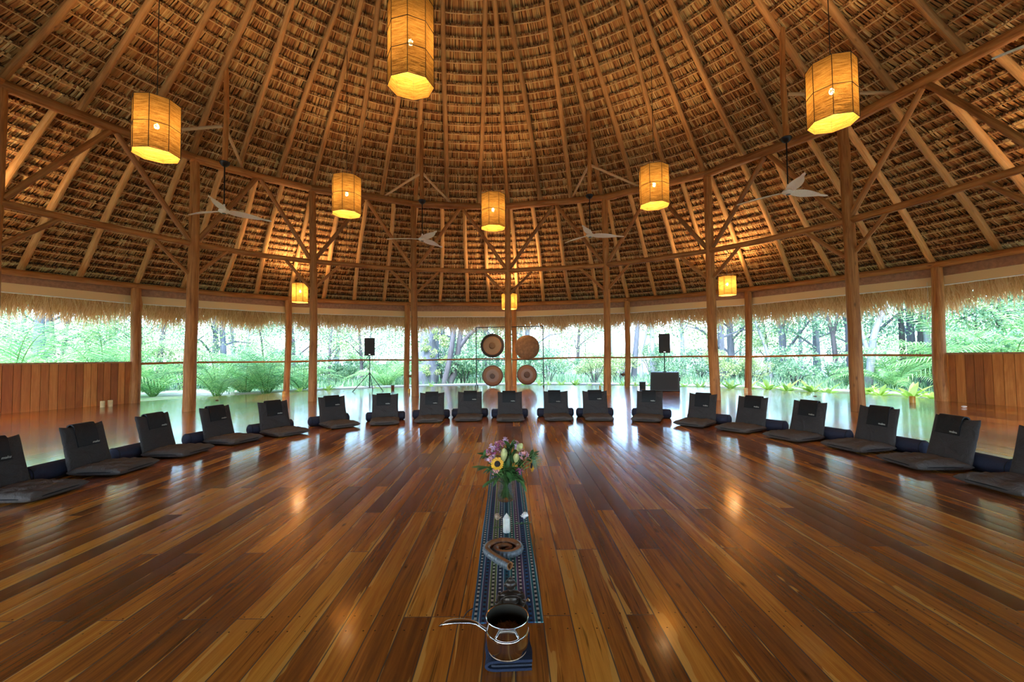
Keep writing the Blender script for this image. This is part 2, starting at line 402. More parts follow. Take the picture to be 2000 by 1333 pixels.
t = NT('lit_bulb'); t.b.inputs['Emission Color'].default_value = (1, .72, .34, 1); t.b.inputs['Emission Strength'].default_value = 110; M['bulb'] = t.m
def runner_mat():
    t = NT('woven_striped_runner'); o = t.obj(); sx = t.new('ShaderNodeSeparateXYZ'); t.link(o, sx.inputs[0])
    u = t.math('MULTIPLY', t.math('ADD', t.math('DIVIDE', sx.outputs[0], .300), .5), 9.0); i = t.math('DIVIDE', t.math('ADD', t.math('FLOOR', u), .5), 9.0)
    fu = t.math('FRACT', u); d = t.math('ABSOLUTE', t.math('SUBTRACT', fu, .5))
    def cr_(cols): return t.ramp(i, [(k / 9.0, c) for k, c in enumerate(cols)], 'CONSTANT')
    bg = cr_([tuple(q * 1.7 for q in c_) for c_ in [(.015, .13, .24), (.055, .045, .13), (.17, .22, .045), (.02, .03, .09), (.012, .12, .18), (.02, .17, .13), (.13, .045, .14), (.02, .045, .14), (.01, .19, .21)]])
    sq = cr_([(.62, .62, .52), (.012, .12, .22), (.62, .60, .45), (.58, .60, .58), (.01, .09, .12), (.62, .62, .50), (.64, .58, .48), (.012, .12, .32), (.64, .62, .52)])
    c = t.mix(t.math('LESS_THAN', t.math('ABSOLUTE', t.math('SUBTRACT', d, .27)), .05), bg, tuple((.02, .05, .06)))
    v = t.math('DIVIDE', sx.outputs[1], .034); on = t.math('LESS_THAN', t.math('FRACT', v), .5)
    cell = t.mix(on, (.008, .010, .018), sq); inside = t.math('LESS_THAN', d, .17)
    c = t.mix(inside, c, cell); ln = t.math('GREATER_THAN', d, .455); c = t.mix(ln, c, (.60, .64, .56))
    w = t.noise(t.mapping(o, (300, 900, 1)), 1.0, 2, .6); c = t.mix(.35, c, t.ramp(w, [(.3, (.25, .25, .25)), (.7, (1, 1, 1))]), 'MULTIPLY')
    t.base(c); t.b.inputs['Roughness'].default_value = .9; t.bump(w, .3, .002); return t.m
M['runner'] = runner_mat()
def gong_mat(name, kind):
    t = NT(name); o = t.obj(); sx = t.new('ShaderNodeSeparateXYZ'); t.link(o, sx.inputs[0])
    r = t.math('SQRT', t.math('ADD', t.math('MULTIPLY', sx.outputs[0], sx.outputs[0]), t.math('MULTIPLY', sx.outputs[2], sx.outputs[2])))
    n = t.noise(o, 9, 5, .65)
    if kind == 'a': c = t.ramp(r, [(0, (.30, .20, .11)), (.11, (.34, .22, .12)), (.13, (.52, .42, .28)), (.28, (.55, .44, .30)), (.32, (.62, .38, .20)), (.33, (.52, .32, .18)), (.345, (.055, .045, .04)), (1, (.05, .04, .035))])
    elif kind == 'b': c = t.ramp(n, [(.3, (.20, .12, .055)), (.55, (.34, .215, .11)), (.75, (.50, .36, .20))])
    elif kind == 'c': c = t.ramp(r, [(0, (.14, .12, .13)), (.08, (.15, .13, .13)), (.095, (.40, .36, .38)), (.22, (.50, .42, .40)), (.25, (.48, .30, .18)), (.33, (.46, .28, .17)), (.36, (.16, .11, .08)), (1, (.13, .09, .07))])
    else: c = t.ramp(r, [(0, (.15, .10, .09)), (.11, (.17, .11, .09)), (.12, (.45, .38, .40)), (.20, (.50, .42, .42)), (.23, (.46, .28, .18)), (.32, (.42, .25, .16)), (.34, (.17, .11, .08)), (1, (.15, .10, .07))])
    c = t.mix(1.0, c, (.44, .38, .34), 'MULTIPLY')
    if kind != 'b': c = t.mix(.35, c, t.ramp(n, [(.3, (.6, .6, .6)), (.7, (1, 1, 1))]), 'MULTIPLY')
    t.base(c); t.b.inputs['Metallic'].default_value = .25; t.b.inputs['Roughness'].default_value = .5; t.bump(n, .5 if kind == 'b' else .15, .01); return t.m

# ------------------------------------------------------------------ the setting: floor, ground, path
mb = MB(); RF = 11.78; n = 120
vs = [(X0 + RF * math.cos(2 * PI * k / n), Y0 + RF * math.sin(2 * PI * k / n), z) for z in (0.0, -.14) for k in range(n)]
mb.add(vs, [tuple(range(n)), tuple(range(2 * n - 1, n - 1, -1))] + [(k, n + k, n + (k + 1) % n, (k + 1) % n) for k in range(n)])
tag(mb.build('floor', M['floor'], smooth=False), 'varnished teak plank floor of the round pavilion', kind='structure')
mb = MB(); Rg = 90; ns = 48
rr = [11.5, 14, 18, 24, 34, 50, Rg]
vs = []
for r in rr:
    for k in range(ns):
        a = 2 * PI * k / ns; z = -.14 if r < 13 else -.16 + .10 * math.sin(a * 3 + r) * (r - 12) / 12
        if r > 30: z += (r - 30) * .03
        vs.append((X0 + r * math.cos(a), Y0 + r * math.sin(a), z))
mb.add(vs, [(i * ns + k, (i + 1) * ns + k, (i + 1) * ns + (k + 1) % ns, i * ns + (k + 1) % ns) for i in range(len(rr) - 1) for k in range(ns)])
mb.add([(X0 + 11.6 * math.cos(2 * PI * k / ns), Y0 + 11.6 * math.sin(2 * PI * k / ns), -.145) for k in range(ns)], [tuple(range(ns))])
tag(mb.build('ground', M['ground']), 'pale gravel and grass ground around the pavilion', kind='structure')
def arc_slab(name, a0, a1, r1, r2, z1, z2, mat, n=40):
    mb = MB(); vs = []
    for k in range(n + 1):
        a = a0 + (a1 - a0) * k / n
        vs += [ring(a, r1, z1), ring(a, r2, z1), ring(a, r2, z2), ring(a, r1, z2)]
    fs = [(0, 1, 2, 3), (n * 4 + 3, n * 4 + 2, n * 4 + 1, n * 4)]
    for k in range(n):
        b = k * 4
        for j in range(4): fs.append((b + j, b + 4 + j, b + 4 + (j + 1) % 4, b + (j + 1) % 4))
    mb.add(vs, fs); return mb.build(name, mat, smooth=False)
tag(arc_slab('path', -42, 95, 13.4, 14.3, -.20, -.055, M['path']), 'pale curved footpath past the far side of the deck', kind='structure')

# ------------------------------------------------------------------ roof: thatch rows, battens, fringe
ROOF_AZ = (-104, 108)
mb = MB(); n = 96
prof = [(.05, 0), (4, 0), (8, 0), (12.35, 0)]
vs = [(X0 + r * math.cos(2 * PI * k / n), Y0 + r * math.sin(2 * PI * k / n), ZC + off - SL * r) for off in (.24, .50) for r, _ in prof for k in range(n)]
fs = []
for L in (0, 4):
    for i in range(3):
        for k in range(n):
            q = [(L + i) * n + k, (L + i) * n + (k + 1) % n, (L + i + 1) * n + (k + 1) % n, (L + i + 1) * n + k]
            fs.append(tuple(q) if L == 0 else tuple(reversed(q)))
fs += [(3 * n + k, 3 * n + (k + 1) % n, 7 * n + (k + 1) % n, 7 * n + k) for k in range(n)]
mb.add(vs, fs)
ceiling = tag(mb.build('ceiling', M['backing']), 'conical palm thatch roof seen from below', kind='structure')
def cone_pts(az, R, up):          # arrays -> points on the cone; up = vertical offset above the rafter axis cone
    a = np.radians(az); return np.stack([X0 + R * np.sin(a), Y0 + R * np.cos(a), ZC + up - SL * R], -1)
STEP = .193; BAT = .104
rows = [12.12 - STEP * k for k in range(58)]
V = []; Q = []; RN = []; base = 0
for k, Rb in enumerate(rows):
    if Rb < .9: break
    w = .0195 if Rb > 3 else .028
    nL = int(R_(ROOF_AZ[1] - ROOF_AZ[0]) * Rb / w)
    az = np.linspace(ROOF_AZ[0], ROOF_AZ[1], nL) + rng.normal(0, .25 * math.degrees(w / Rb), nL)
    jit = rng.normal(0, .006, nL); half = np.degrees((w * rng.uniform(.46, .70, nL)) / Rb) ; skew = rng.normal(0, .17, nL) * math.degrees(w / Rb)
    tilt = rng.uniform(-.0065, .0065, nL); col = rng.beta(1.6, 1.9, nL)
    R1 = Rb - rng.uniform(.012, .022, nL); R2 = Rb + .075 + jit; R3 = Rb + STEP + .045 + jit * 2
    knob = (k % 2 == 0)
    u0_ = BAT + (rng.uniform(.0, .02, nL)); u2 = BAT + .035 + rng.uniform(-.012, .012, nL); u3 = BAT + .098 + rng.uniform(-.01, .02, nL)
    secs = [(R1, u0_ + (.012 if not knob else -.004)), (R2, u2), (R3, u3)]
    P = []
    for si, (Rx, ux) in enumerate(secs):
        P.append(cone_pts(az - half + skew * si, Rx, ux + tilt)); P.append(cone_pts(az + half + skew * si, Rx, ux - tilt))
    P = np.stack(P, 1).reshape(-1, 3); V.append(P)
    ii = base + np.arange(nL)[:, None] * 6
    q = np.concatenate([ii + np.array([0, 1, 3, 2]), ii + np.array([2, 3, 5, 4])], 1).reshape(-1, 4)
    Q.append(q); RN.append(np.repeat(col, 2)); base += nL * 6
    if knob or rng.random() < .25:      # folded leaf butts above the batten, their shade put in as dark colour
        nk = int(nL * .36); az = np.sort(rng.uniform(ROOF_AZ[0], ROOF_AZ[1], nk)); hw = np.degrees(rng.uniform(.006, .013, nk) / Rb)
        ln = rng.uniform(.015, .04, nk)
        a1 = cone_pts(az - hw, Rb + .012, BAT + .0 + 0 * az); a2 = cone_pts(az + hw, Rb + .012, BAT + .0 + 0 * az)
        m1 = cone_pts(az - hw, Rb - ln * .6, BAT - .022 + 0 * az); m2 = cone_pts(az + hw, Rb - ln * .6, BAT - .018 + 0 * az)
        b1 = cone_pts(az - hw * .7, Rb - ln, BAT + .02 + 0 * az); b2 = cone_pts(az + hw * .7, Rb - ln, BAT + .02 + 0 * az)
        P = np.stack([a1, a2, m1, m2, b1, b2], 1).reshape(-1, 3); V.append(P); ii = base + np.arange(nk)[:, None] * 6
        Q.append(np.concatenate([ii + np.array([0, 1, 3, 2]), ii + np.array([2, 3, 5, 4])], 1).reshape(-1, 4)); RN.append(np.repeat(rng.uniform(.0, .25, nk), 2)); base += nk * 6
th = np_mesh('thatch_leaves', np.concatenate(V), np.concatenate(Q), M['thatch'], np.concatenate(RN), ceiling); tag(th, kind='stuff')
for k, Rb in enumerate(rows):
    if Rb < .9: break
    nn = 106; pts = []; rad = []
    for j in range(nn + 1):
        a = ROOF_AZ[0] + (ROOF_AZ[1] - ROOF_AZ[0]) * j / nn
        pts.append(ring(a, Rb + random.gauss(0, .006), ZC + BAT - .020 - SL * Rb + random.gauss(0, .004))); rad.append(random.uniform(.009, .014))
    MB().tube(pts, rad, 5).build('batten', M['batten'], ceiling)
# fringe of loose straw hanging off the eave
nF = 30000
az = rng.uniform(ROOF_AZ[0], ROOF_AZ[1], nF); Rs = rng.uniform(11.75, 12.25, nF); ln = rng.uniform(.42, .88, nF) ** 1.0 + .10 * np.sin(np.radians(az) * 41) + .06 * np.sin(np.radians(az) * 97)
sk = rng.normal(0, .55, nF); up = rng.uniform(.02, .22, nF); hw = np.degrees(rng.uniform(.006, .014, nF) / 12)
P = []
for s, dr in ((0, 0), (.55, .40), (1.0, .60)):
    a = az + sk * s * ln * 2.2; Rr = Rs + ln * dr * .55
    zz = ZC + up - SL * Rs - ln * (.36 * s + .40 * s * s) * 1.02
    wv = hw * (1, .9, .25)[int(s * 2 + .3) if s else 0]
    for sg in (-1, 1):
        an = np.radians(a + sg * wv); P.append(np.stack([X0 + Rr * np.sin(an), Y0 + Rr * np.cos(an), zz], -1))
P = np.stack(P, 1).reshape(-1, 3); ii = np.arange(nF)[:, None] * 6
fr = np_mesh('thatch_fringe', P, np.concatenate([ii + np.array([0, 1, 3, 2]), ii + np.array([2, 3, 5, 4])], 1).reshape(-1, 4), M['fringe'], np.repeat(np.clip(.55 * rng.uniform(0, 1, nF) + .30 + .18 * np.sin(az * 9) * np.sin(az * 23 + 1) + .12 * np.sin(az * 61), 0, 1), 2))
tag(fr, 'ragged straw fringe hanging along the eave of the roof', 'thatch', kind='stuff')

# ------------------------------------------------------------------ logs
def log(name, p0, p1, r0_, r1_, mat, label=None, cat=None, group=None, parent=None, seg=12, n=None, wob=.18, bend=.0, knots=True):
    p0, p1 = Vector(p0), Vector(p1); d = p1 - p0; L = d.length; n = n or max(4, int(L / .35))
    q = d.to_track_quat('Z', 'Y'); vs = []
    ox, oy = random.uniform(0, 6), random.uniform(0, 6); bumps = [(random.uniform(.08, .92), random.uniform(0, 6.28), random.uniform(.10, .30)) for _ in range(int(L / .8) if knots else 0)]
    for i in range(n + 1):
        s = i / n; r = r0_ + (r1_ - r0_) * s
        bx = (math.sin(s * 5 + ox) - (math.sin(ox) * (1 - s) + math.sin(5 + ox) * s)) * r * wob + bend * math.sin(PI * s)
        by = (math.sin(s * 4.3 + oy) - (math.sin(oy) * (1 - s) + math.sin(4.3 + oy) * s)) * r * wob
        for k in range(seg):
            w = 2 * PI * k / seg; rr_ = r * (1 + .045 * math.sin(2 * w + ox + 3 * s) + .03 * math.sin(s * 23 + w + oy))
            for (bs, bw, bh) in bumps:
                e = ((s - bs) * L / .07) ** 2; dw = (w - bw + PI) % (2 * PI) - PI
                if e < 4: rr_ += r * bh * math.exp(-e) * math.exp(-(dw / .5) ** 2)
            vs.append((bx + rr_ * math.cos(w), by + rr_ * math.sin(w), s * L))
    fs = [(i * seg + k, i * seg + (k + 1) % seg, (i + 1) * seg + (k + 1) % seg, (i + 1) * seg + k) for i in range(n) for k in range(seg)]
    fs += [tuple(range(seg - 1, -1, -1)), tuple(n * seg + k for k in range(seg))]
    o = MB().add(vs, fs).build(name, mat, parent); o.location = p0; o.rotation_mode = 'QUATERNION'; o.rotation_quaternion = q
    return tag(o, label, cat, group)

# measured pixel columns of the post feet and heads, turned into bearings on the two post circles
in_px = {-3: (369, 381), -2: (610, 610), -1: (811, 808), 0: (994, 991), 1: (1186, 1181), 2: (1398, 1381), 3: (1676, 1645)}
out_px = {-3: (262, 266), -2: (559, 563), -1: (794, 795), 0: (1004, 1003), 1: (1225, 1225), 2: (1461, 1461), 3: (1840, 1829)}
def head_az(px, k, R, z):
    lo, hi = PH + DA * k - 8, PH + DA * k + 8
    for _ in range(40):
        md = (lo + hi) / 2; p = ring(md, R, z) - Vector((0, 0, EYE)); X = 1000 + F * p.dot(RIGHT) / p.dot(f0)
        if X < px: lo = md
        else: hi = md
    return (lo + hi) / 2
AI = {}; AIT = {}; AO = {}; AOT = {}
for k in range(-5, 6):
    nom = PH + DA * k
    AI[k] = head_az(in_px[k][0], k, RI, 0) if k in in_px else nom
    AIT[k] = head_az(in_px[k][1], k, RI, ZT) if k in in_px else nom
    AO[k] = head_az(out_px[k][0], k, RO, 0) if k in out_px else nom
    AOT[k] = head_az(out_px[k][1], k, RO, ZE) if k in out_px else nom
WHERE = {-4: 'at the far left edge', -3: 'leftmost before the open rail', -2: 'second from left', -1: 'left of the gongs', 0: 'middle, before the gongs', 1: 'right of the gongs', 2: 'beside the right speaker', 3: 'thickest one at right', 4: 'beyond the right edge', -5: 'beyond the left edge', 5: 'far beyond the right edge'}
OWH = {-4: 'beyond the left plank wall', -3: 'at the end of the left plank wall', -2: 'with an amber candle at its foot', -1: 'beside the left speaker stand', 0: 'hidden behind the middle inner post', 1: 'with a power socket near its foot', 2: 'with a candle before it, right of the subwoofer', 3: 'at the end of the right plank wall', 4: 'beyond the right plank wall'}
for k in range(-4, 5):
    p0, p1 = ring(AI[k], RI), ring(AIT[k], RI, ZT)
    log('log_post', p0, p1, .125 if k in (3, -3, 2) else .105, .085, M['log'], 'tall inner teak log post standing on the floor, ' + WHERE[k], 'post', 'inner ring posts', n=22, seg=14)
    p0, p1 = ring(AO[k], RO), ring(AOT[k], RO, ZE + .03)
    log('eave_post', p0, p1, .125 if abs(k) == 3 else .10, .10, M['log'], 'short outer eave post, ' + OWH[k], 'post', 'outer ring posts', n=14, seg=14)
BAYS = {-5: 'bay beyond the left edge', -4: 'leftmost bay', -3: 'second bay from the left', -2: 'bay over the left speaker', -1: 'bay left of the middle post', 0: 'bay right of the middle post', 1: 'bay over the subwoofer', 2: 'bay with the right fan', 3: 'rightmost bay', 4: 'bay beyond the right edge'}
for k in range(-5, 5):
    b = BAYS[k]
    a0, a1 = AIT.get(k, PH + DA * k), AIT.get(k + 1, PH + DA * (k + 1))
    ext = .35
    log('ring_beam', ring(a0 - .7, RI, ZT + .02), ring(a1 + .7, RI, ZT + .03), .098, .088, M['log'], 'thick log ring beam on top of the inner posts, ' + b, 'beam', 'upper ring beams', n=16)
    am0, am1 = (AI.get(k, a0) + a0 * 2) / 3, (AI.get(k + 1, a1) + a1 * 2) / 3
    log('tie_beam', ring(am0, RI, ZM), ring(am1, RI, ZM), .068, .062, M['log'], 'thin horizontal log tied halfway up the inner posts, ' + b, 'beam', 'middle tie beams', n=16)
    b0, b1 = AOT.get(k, PH + DA * k), AOT.get(k + 1, PH + DA * (k + 1))
    log('eave_beam', ring(b0 - .5, RO, ZE + .085), ring(b1 + .5, RO, ZE + .085), .080, .074, M['log'], 'log eave beam resting on the outer posts, ' + b, 'beam', 'eave beams', n=16)
    # braces
    P0m, P1m = ring(am0, RI, ZM + .08), ring(am1, RI, ZM + .08); T0, T1 = ring(a0, RI, ZT), ring(a1, RI, ZT); mid = (T0 + T1) / 2
    d = (T1 - T0).normalized()
    log('brace_pole', P0m + d * .07, mid - d * .05 - Vector((0, 0, .07)), .055, .05, M['log'], 'slanting brace rising right from post to ring beam, ' + b, 'brace', 'long braces', n=8, knots=False)
    log('brace_pole', P1m - d * .07, mid + d * .05 - Vector((0, 0, .07)), .055, .05, M['log'], 'slanting brace rising left from post to ring beam, ' + b, 'brace', 'long braces', n=8, knots=False)
    L0, L1 = ring(am0, RI, 2.98), ring(am1, RI, 2.98); M0, M1 = ring(am0, RI, ZM - .05), ring(am1, RI, ZM - .05)
    log('knee_brace', L0 + d * .06, M0 + (M1 - M0) * .255, .042, .038, M['log'], 'short knee brace below the tie beam rising right, ' + b, 'brace', 'short braces', n=6, knots=False)
    log('knee_brace', L1 - d * .06, M1 + (M0 - M1) * .255, .042, .038, M['log'], 'short knee brace below the tie beam rising left, ' + b, 'brace', 'short braces', n=6, knots=False)
    # rail, or plank wall with cap
    if -3 <= k <= 2:
        e0, e1 = AO[k], AO[k + 1]
        log('rail_pole', ring(e0, RO, 1.02), ring(e1, RO, 1.025), .030, .026, M['log'], 'thin wooden handrail pole between outer posts, ' + b, 'rail', 'handrails', n=16, knots=False, wob=.6)
    # rolled blind behind the posts
    c0, c1 = ring(b0, RO + .16), ring(b1, RO + .16); dd = (c1 - c0); L = dd.length; ang = math.atan2(dd.y, dd.x)
    root = tag(empty('roller_blind', (c0 + c1) / 2 + Vector((0, 0, 2.63)), ang), 'rolled cream blind with brown valance, ' + b, 'blind', 'roller blinds')
    MB().box((0, .02, .315), (L - .06, .05, .21)).build('valance', M['brown_trim'], root, smooth=False)
    MB().box((0, .0, .105), (L - .10, .02, .20)).build('screen', M['cream'], root, smooth=False)
    MB().tube([(-L / 2 + .06, 0, 0), (L / 2 - .06, 0, 0)], .014, 8).build('bottom_bar', M['white_bar'], root)
    if k in (-4, -3, 2, 3):
        MB().tube([(L / 2 - .22, -.03, .1), (L / 2 - .21, -.035, -.5), (L / 2 - .2, -.04, -1.3)], .004, 5).build('pull_cord', M['white_bar'], root)

def plank_wall(name, e0, e1, z, label):
    A, B = ring(e0, RO + .02), ring(e1, RO + .02); d = B - A; L = d.length; d.normalize(); nrm = Vector((-d.y, d.x, 0))
    V = []; Q = []; rn = []; x = 0
    while x < L:
        w = min(random.choice((.12, .14, .15, .165)), L - x); off = random.uniform(-.003, .003); g_ = .004
        p = [A + d * (x + g_) + nrm * (sd * .012 + off) for sd in (-1, 1)] + [A + d * (x + w - g_) + nrm * (sd * .012 + off) for sd in (-1, 1)]
        b = len(V)
        for zz in (0.0, z):
            for q in (p[0], p[1], p[3], p[2]): V.append((q.x, q.y, zz))
        Q += [(b, b + 1, b + 5, b + 4), (b + 1, b + 2, b + 6, b + 5), (b + 2, b + 3, b + 7, b + 6), (b + 3, b, b + 4, b + 7), (b + 4, b + 5, b + 6, b + 7)]
        rn += [random.random()] * 5; x += w
    o = np_mesh(name, V, Q, M['planks'], rn); tag(o, label, kind='structure')
    c_ = (A + B) / 2; bk = MB().box((0, 0, 0), (L, .008, z - .02)).build('backing', M['leafbrown'], o, smooth=False); bk.location = (c_.x + nrm.x * .022, c_.y + nrm.y * .022, z / 2); bk.rotation_euler = (0, 0, math.atan2(d.y, d.x))  # dark sheet added behind the boards so no daylight shows in the gaps
    return A, B, nrm
for name, tr, e0, e1, lab in (('wall_left', 'trim_1', AO[-4], AO[-3], 'low teak plank wall at the left'), ('wall_right', 'trim_2', AO[3], AO[4], 'low teak plank wall at the right'),
                              ('wall_back', 'trim_3', AO[-4] - 20, AO[-4], 'low teak plank wall beyond the left edge')):
    A, B, nrm = plank_wall(name, e0, e1, 1.05, lab)
    c = (A + B) / 2; L = (B - A).length
    MB().box((0, 0, 0), (L, .07, .035)).build(tr, M['brown_trim'], smooth=False, loc=(c.x, c.y, 1.068), rot=(0, 0, math.atan2((B - A).y, (B - A).x)))
    bpy.data.objects[tr]['kind'] = 'structure'

# rafters: short ones below the ring beam (every 5 deg), long ones above it (every 6.67 deg)
def raft(az, R0, R1, r0_, r1_, lab, grp, dz=0.0, daz=0.0):
    p0 = ring(az, R0, ZC + dz - SL * R0); p1 = ring(az + daz, R1, ZC + dz - SL * R1)
    log('rafter_pole', p0, p1, r0_, r1_, M['rafter'], lab, 'rafter', grp, seg=10, wob=.5)
for k in range(-19, 20):
    az = PH + 5 * k + random.uniform(-.5, .5)
    raft(az, 12.0, 8.03, .066, .058, 'pale pole rafter between eave and ring beam, under the thatch', 'lower rafters', daz=random.uniform(-.3, .3))
meas = {-75.6: -75.1, -68.5: -69.2, -61.8: -59.6, -55.0: -54.7, -48.3: -49.2, -42.1: -36.8, -36.1: -33.2, -29.3: -30.0, -23.1: -19.4, -16.3: -15.0, -9.7: -11.7, -2.8: 1.9, 3.7: 4.1, 10.6: 7.3, 17.2: 20.7, 23.7: 24.0, 30.1: 27.2, 36.9: 40.2, 43.3: 43.9, 50.3: 48.5, 56.6: 57.6, 63.3: 62.4, 70.6: 68.5, 77.7: 77.6, 84.4: 83, 91: 91, -82.5: -82.5, -89: -89}
for a0, a1 in meas.items():
    Rv = 4.4; ext = (8.15 - 3.2) / (7.9 - Rv)
    # straight pole through the two measured bearings, carried on towards the ridge
    A = ring(a0, 7.95, ZC + .0 - SL * 7.95); B = ring(a1, Rv, ZC - SL * Rv); C_ = ring(a1, 1.0, ZC - SL * 1.0)
    lab = 'long brown pole rafter rising from ring beam towards the roof apex'
    B2 = ring(a1 + (a1 - a0) * .1, 3.4, ZC - .01 - SL * 3.4)
    log('roof_pole', A, B2, .062, .048, M['roofpole'], lab, 'rafter', 'upper rafters', seg=10, wob=.5, n=16)
king = log('ridge_pole', (X0, Y0, 9.2), (X0, Y0, ZC - .1), .12, .12, M['log'], 'vertical pole at the roof apex above the frame', 'post')

# ------------------------------------------------------------------ ceiling fans on hanging poles
def blade_mesh():
    mb = MB(); n = 14; vs = []
    for i in range(n + 1):
        s = i / n; x = .09 + s * .78
        w = .055 + .15 * math.sin(min(1, s * 1.12 + .12) * PI) ** .8 * (1 - .25 * s); w = max(w * (1 if s < .93 else (1.02 - s) / .09), .012)
        tw = -R_(17 - 9 * s); sag = -.03 * s * s + .02 * s
        for j in range(5):
            y = (j / 4 - .5) * w; camb = .012 * (1 - (2 * j / 4 - 1) ** 2)
            for th in (0,): vs.append((x, y * math.cos(tw) + .03 * math.sin(s * 2.5), y * math.sin(tw) + sag + camb))
    top = [(a, b, c + .008) for a, b, c in vs]
    N = len(vs); fs = [(i * 5 + j, (i + 1) * 5 + j, (i + 1) * 5 + j + 1, i * 5 + j + 1) for i in range(n) for j in range(4)]
    f2 = [tuple(N + q for q in reversed(f)) for f in fs]
    ed = []
    for i in range(n): ed += [(i * 5, N + i * 5, N + (i + 1) * 5, (i + 1) * 5), (i * 5 + 4, (i + 1) * 5 + 4, N + (i + 1) * 5 + 4, N + i * 5 + 4)]
    for j in range(4): ed += [(n * 5 + j, N + n * 5 + j, N + n * 5 + j + 1, n * 5 + j + 1), (j, j + 1, N + j + 1, N + j)]
    return mb.add(vs + top, fs + f2 + ed)
def make_fan():
    r = empty('ceiling_fan')
    MB().lathe([(.0, -.045), (.05, -.042), (.085, -.02), (.10, .005), (.085, .03), (.04, .06), (.022, .10), (.018, .14)], 24).build('hub', M['fan_white'], r)
    MB().lathe([(.0, -.050), (.034, -.048), (.04, -.04), (.0, -.038)], 20).build('hub_cap', M['dark_metal'], r)
    MB().tube([(0, 0, .12), (0, 0, .96)], .012, 10).build('down_rod', M['dark_metal'], r)
    MB().lathe([(.0, .90), (.035, .905), (.075, .94), (.095, .985), (.085, 1.0), (.0, 1.0)], 24).build('canopy_cup', M['dark_metal'], r)
    bm_ = blade_mesh()
    for k in range(3):
        b = bm_.build('blade', M['fan_white'], r) if k == 0 else blades[0].copy()
        if k == 0: blades = [b]
        else: COL.objects.link(b); b.parent = r
        b.rotation_euler = (0, 0, 2 * PI * k / 3)
    return r
fan0 = note(make_fan())
fans = [(-55.0, 6.26, 4.06, 163, 'left side', 'above the chairs at left'), (-15.8, 6.07, 4.08, 147, 'left of the middle lantern', 'in front of the third inner post'),
        (24.5, 6.05, 4.04, 203, 'right of the middle lantern', 'beside the post right of the gongs'), (63.7, 6.20, 4.00, 199, 'right side', 'below the biggest right lantern'),
        (-95.8, 6.15, 4.05, 150, 'cut by the left edge', 'with one blade tip in view'), (102.0, 6.15, 4.05, 200, 'cut by the right edge', 'with one blade tip in view')]
for i, (az, R, z, b, w, w2) in enumerate(fans):
    f = fan0 if i == 0 else copy_tree(fan0)
    f.location = ring(az, R, z); f.rotation_euler = (0, 0, R_(90 - b))
    tag(f, 'white three-blade ceiling fan, %s, %s' % (w, w2), 'ceiling fan', 'ceiling fans')
    top = ZC - SL * R - .04
    log('fan_pole', ring(az, R, z + 1.0), ring(az, R, top + .06), .052, .045, M['log'], 'vertical pole hung from the rafters holding the fan %s' % w, 'pole', 'fan poles', n=10)
    if i < 4:
        za = 5.80
        P = ring(az, R + .02, za); s = 7.2
        for sg, side in ((-1, 'left'), (1, 'right')):
            q = ring(az + sg * s, RI + .02, ZT + .13)
            log('strut_pole', P + (q - P).normalized() * .04, q, .032, .030, M['pale_log'], 'thin pale %s strut beside the fan %s' % (side, w), 'strut', 'fan struts', n=6, knots=False)

# ------------------------------------------------------------------ woven lanterns
def make_lantern(D, H, rows_, bulb_z, cord_top, detail=True):
    r = empty('woven_lantern'); n = 8; Rr = D / 2
    prof = [H * j / (rows_ * 3) for j in range(rows_ * 3 + 1)]; mb = MB(); vs = []
    seg = 32
    for z in prof:
        for k in range(seg):
            w = 2 * PI * k / seg; q = (w % (2 * PI / n)) - PI / n
            rr_ = Rr * math.cos(PI / n) / math.cos(q) * (1 + .006 * math.sin(z * 23 + k))
            vs.append((rr_ * math.cos(w), rr_ * math.sin(w), z))
    fs = [(i * seg + k, i * seg + (k + 1) % seg, (i + 1) * seg + (k + 1) % seg, (i + 1) * seg + k) for i in range(len(prof) - 1) for k in range(seg)]
    mb.add(vs, fs).build('lamp_shade', M['shade'], r)
    mb = MB(); Rw = Rr * 1.012
    for j in range(rows_ + 1):
        z = H * j / rows_; mb.tube([(Rw * math.cos(2 * PI * k / n), Rw * math.sin(2 * PI * k / n), z) for k in range(n)], .0045, 5, closed=True)
    for k in range(n):
        a = 2 * PI * k / n; mb.tube([(Rw * math.cos(a), Rw * math.sin(a), 0), (Rw * math.cos(a), Rw * math.sin(a), H)], .0045, 5)
    for k in range(0, n, 2):
        a = 2 * PI * k / n; mb.tube([(Rw * math.cos(a), Rw * math.sin(a), H), (0, 0, H - .0)], .003, 4)
    mb.build('wire_frame', M['wire'], r)
    MB().ellipsoid((0, 0, bulb_z), (.034, .034, .045)).build('bulb', M['bulb'], r)
    MB().lathe([(.0, bulb_z + .04), (.02, bulb_z + .04), (.022, bulb_z + .11), (.0, bulb_z + .12)], 12).build('socket', M['dark_metal'], r)
    MB().tube([(0, 0, bulb_z + .1), (0, 0, H), (0, 0, cord_top)], .006, 6).build('cord', M['black'], r)
    return r
def lamp_light(o, z, e):
    d = bpy.data.lights.new('bulb_light', 'POINT'); d.energy = e; d.color = (1, .60, .27); d.shadow_soft_size = .13
    l = bpy.data.objects.new('bulb_light', d); COL.objects.link(l); l.parent = o; l.location = (0, 0, z)
lant = [((-5.36, 6.38), .60, 4.21, .80, 'large left woven drum lantern hanging in front of the ring beam'),
        ((-3.49, 9.01), .60, 4.17, .78, 'woven drum lantern hanging beside the second inner post from the left'),
        ((-.42, 10.14), .60, 4.18, .79, 'middle woven drum lantern hanging left of the centre post'),
        ((2.97, 8.73), .60, 4.18, .79, 'woven drum lantern hanging above the right speaker'),
        ((4.59, 5.97), .60, 4.36, .84, 'large right woven drum lantern tilted view near the thick right post')]
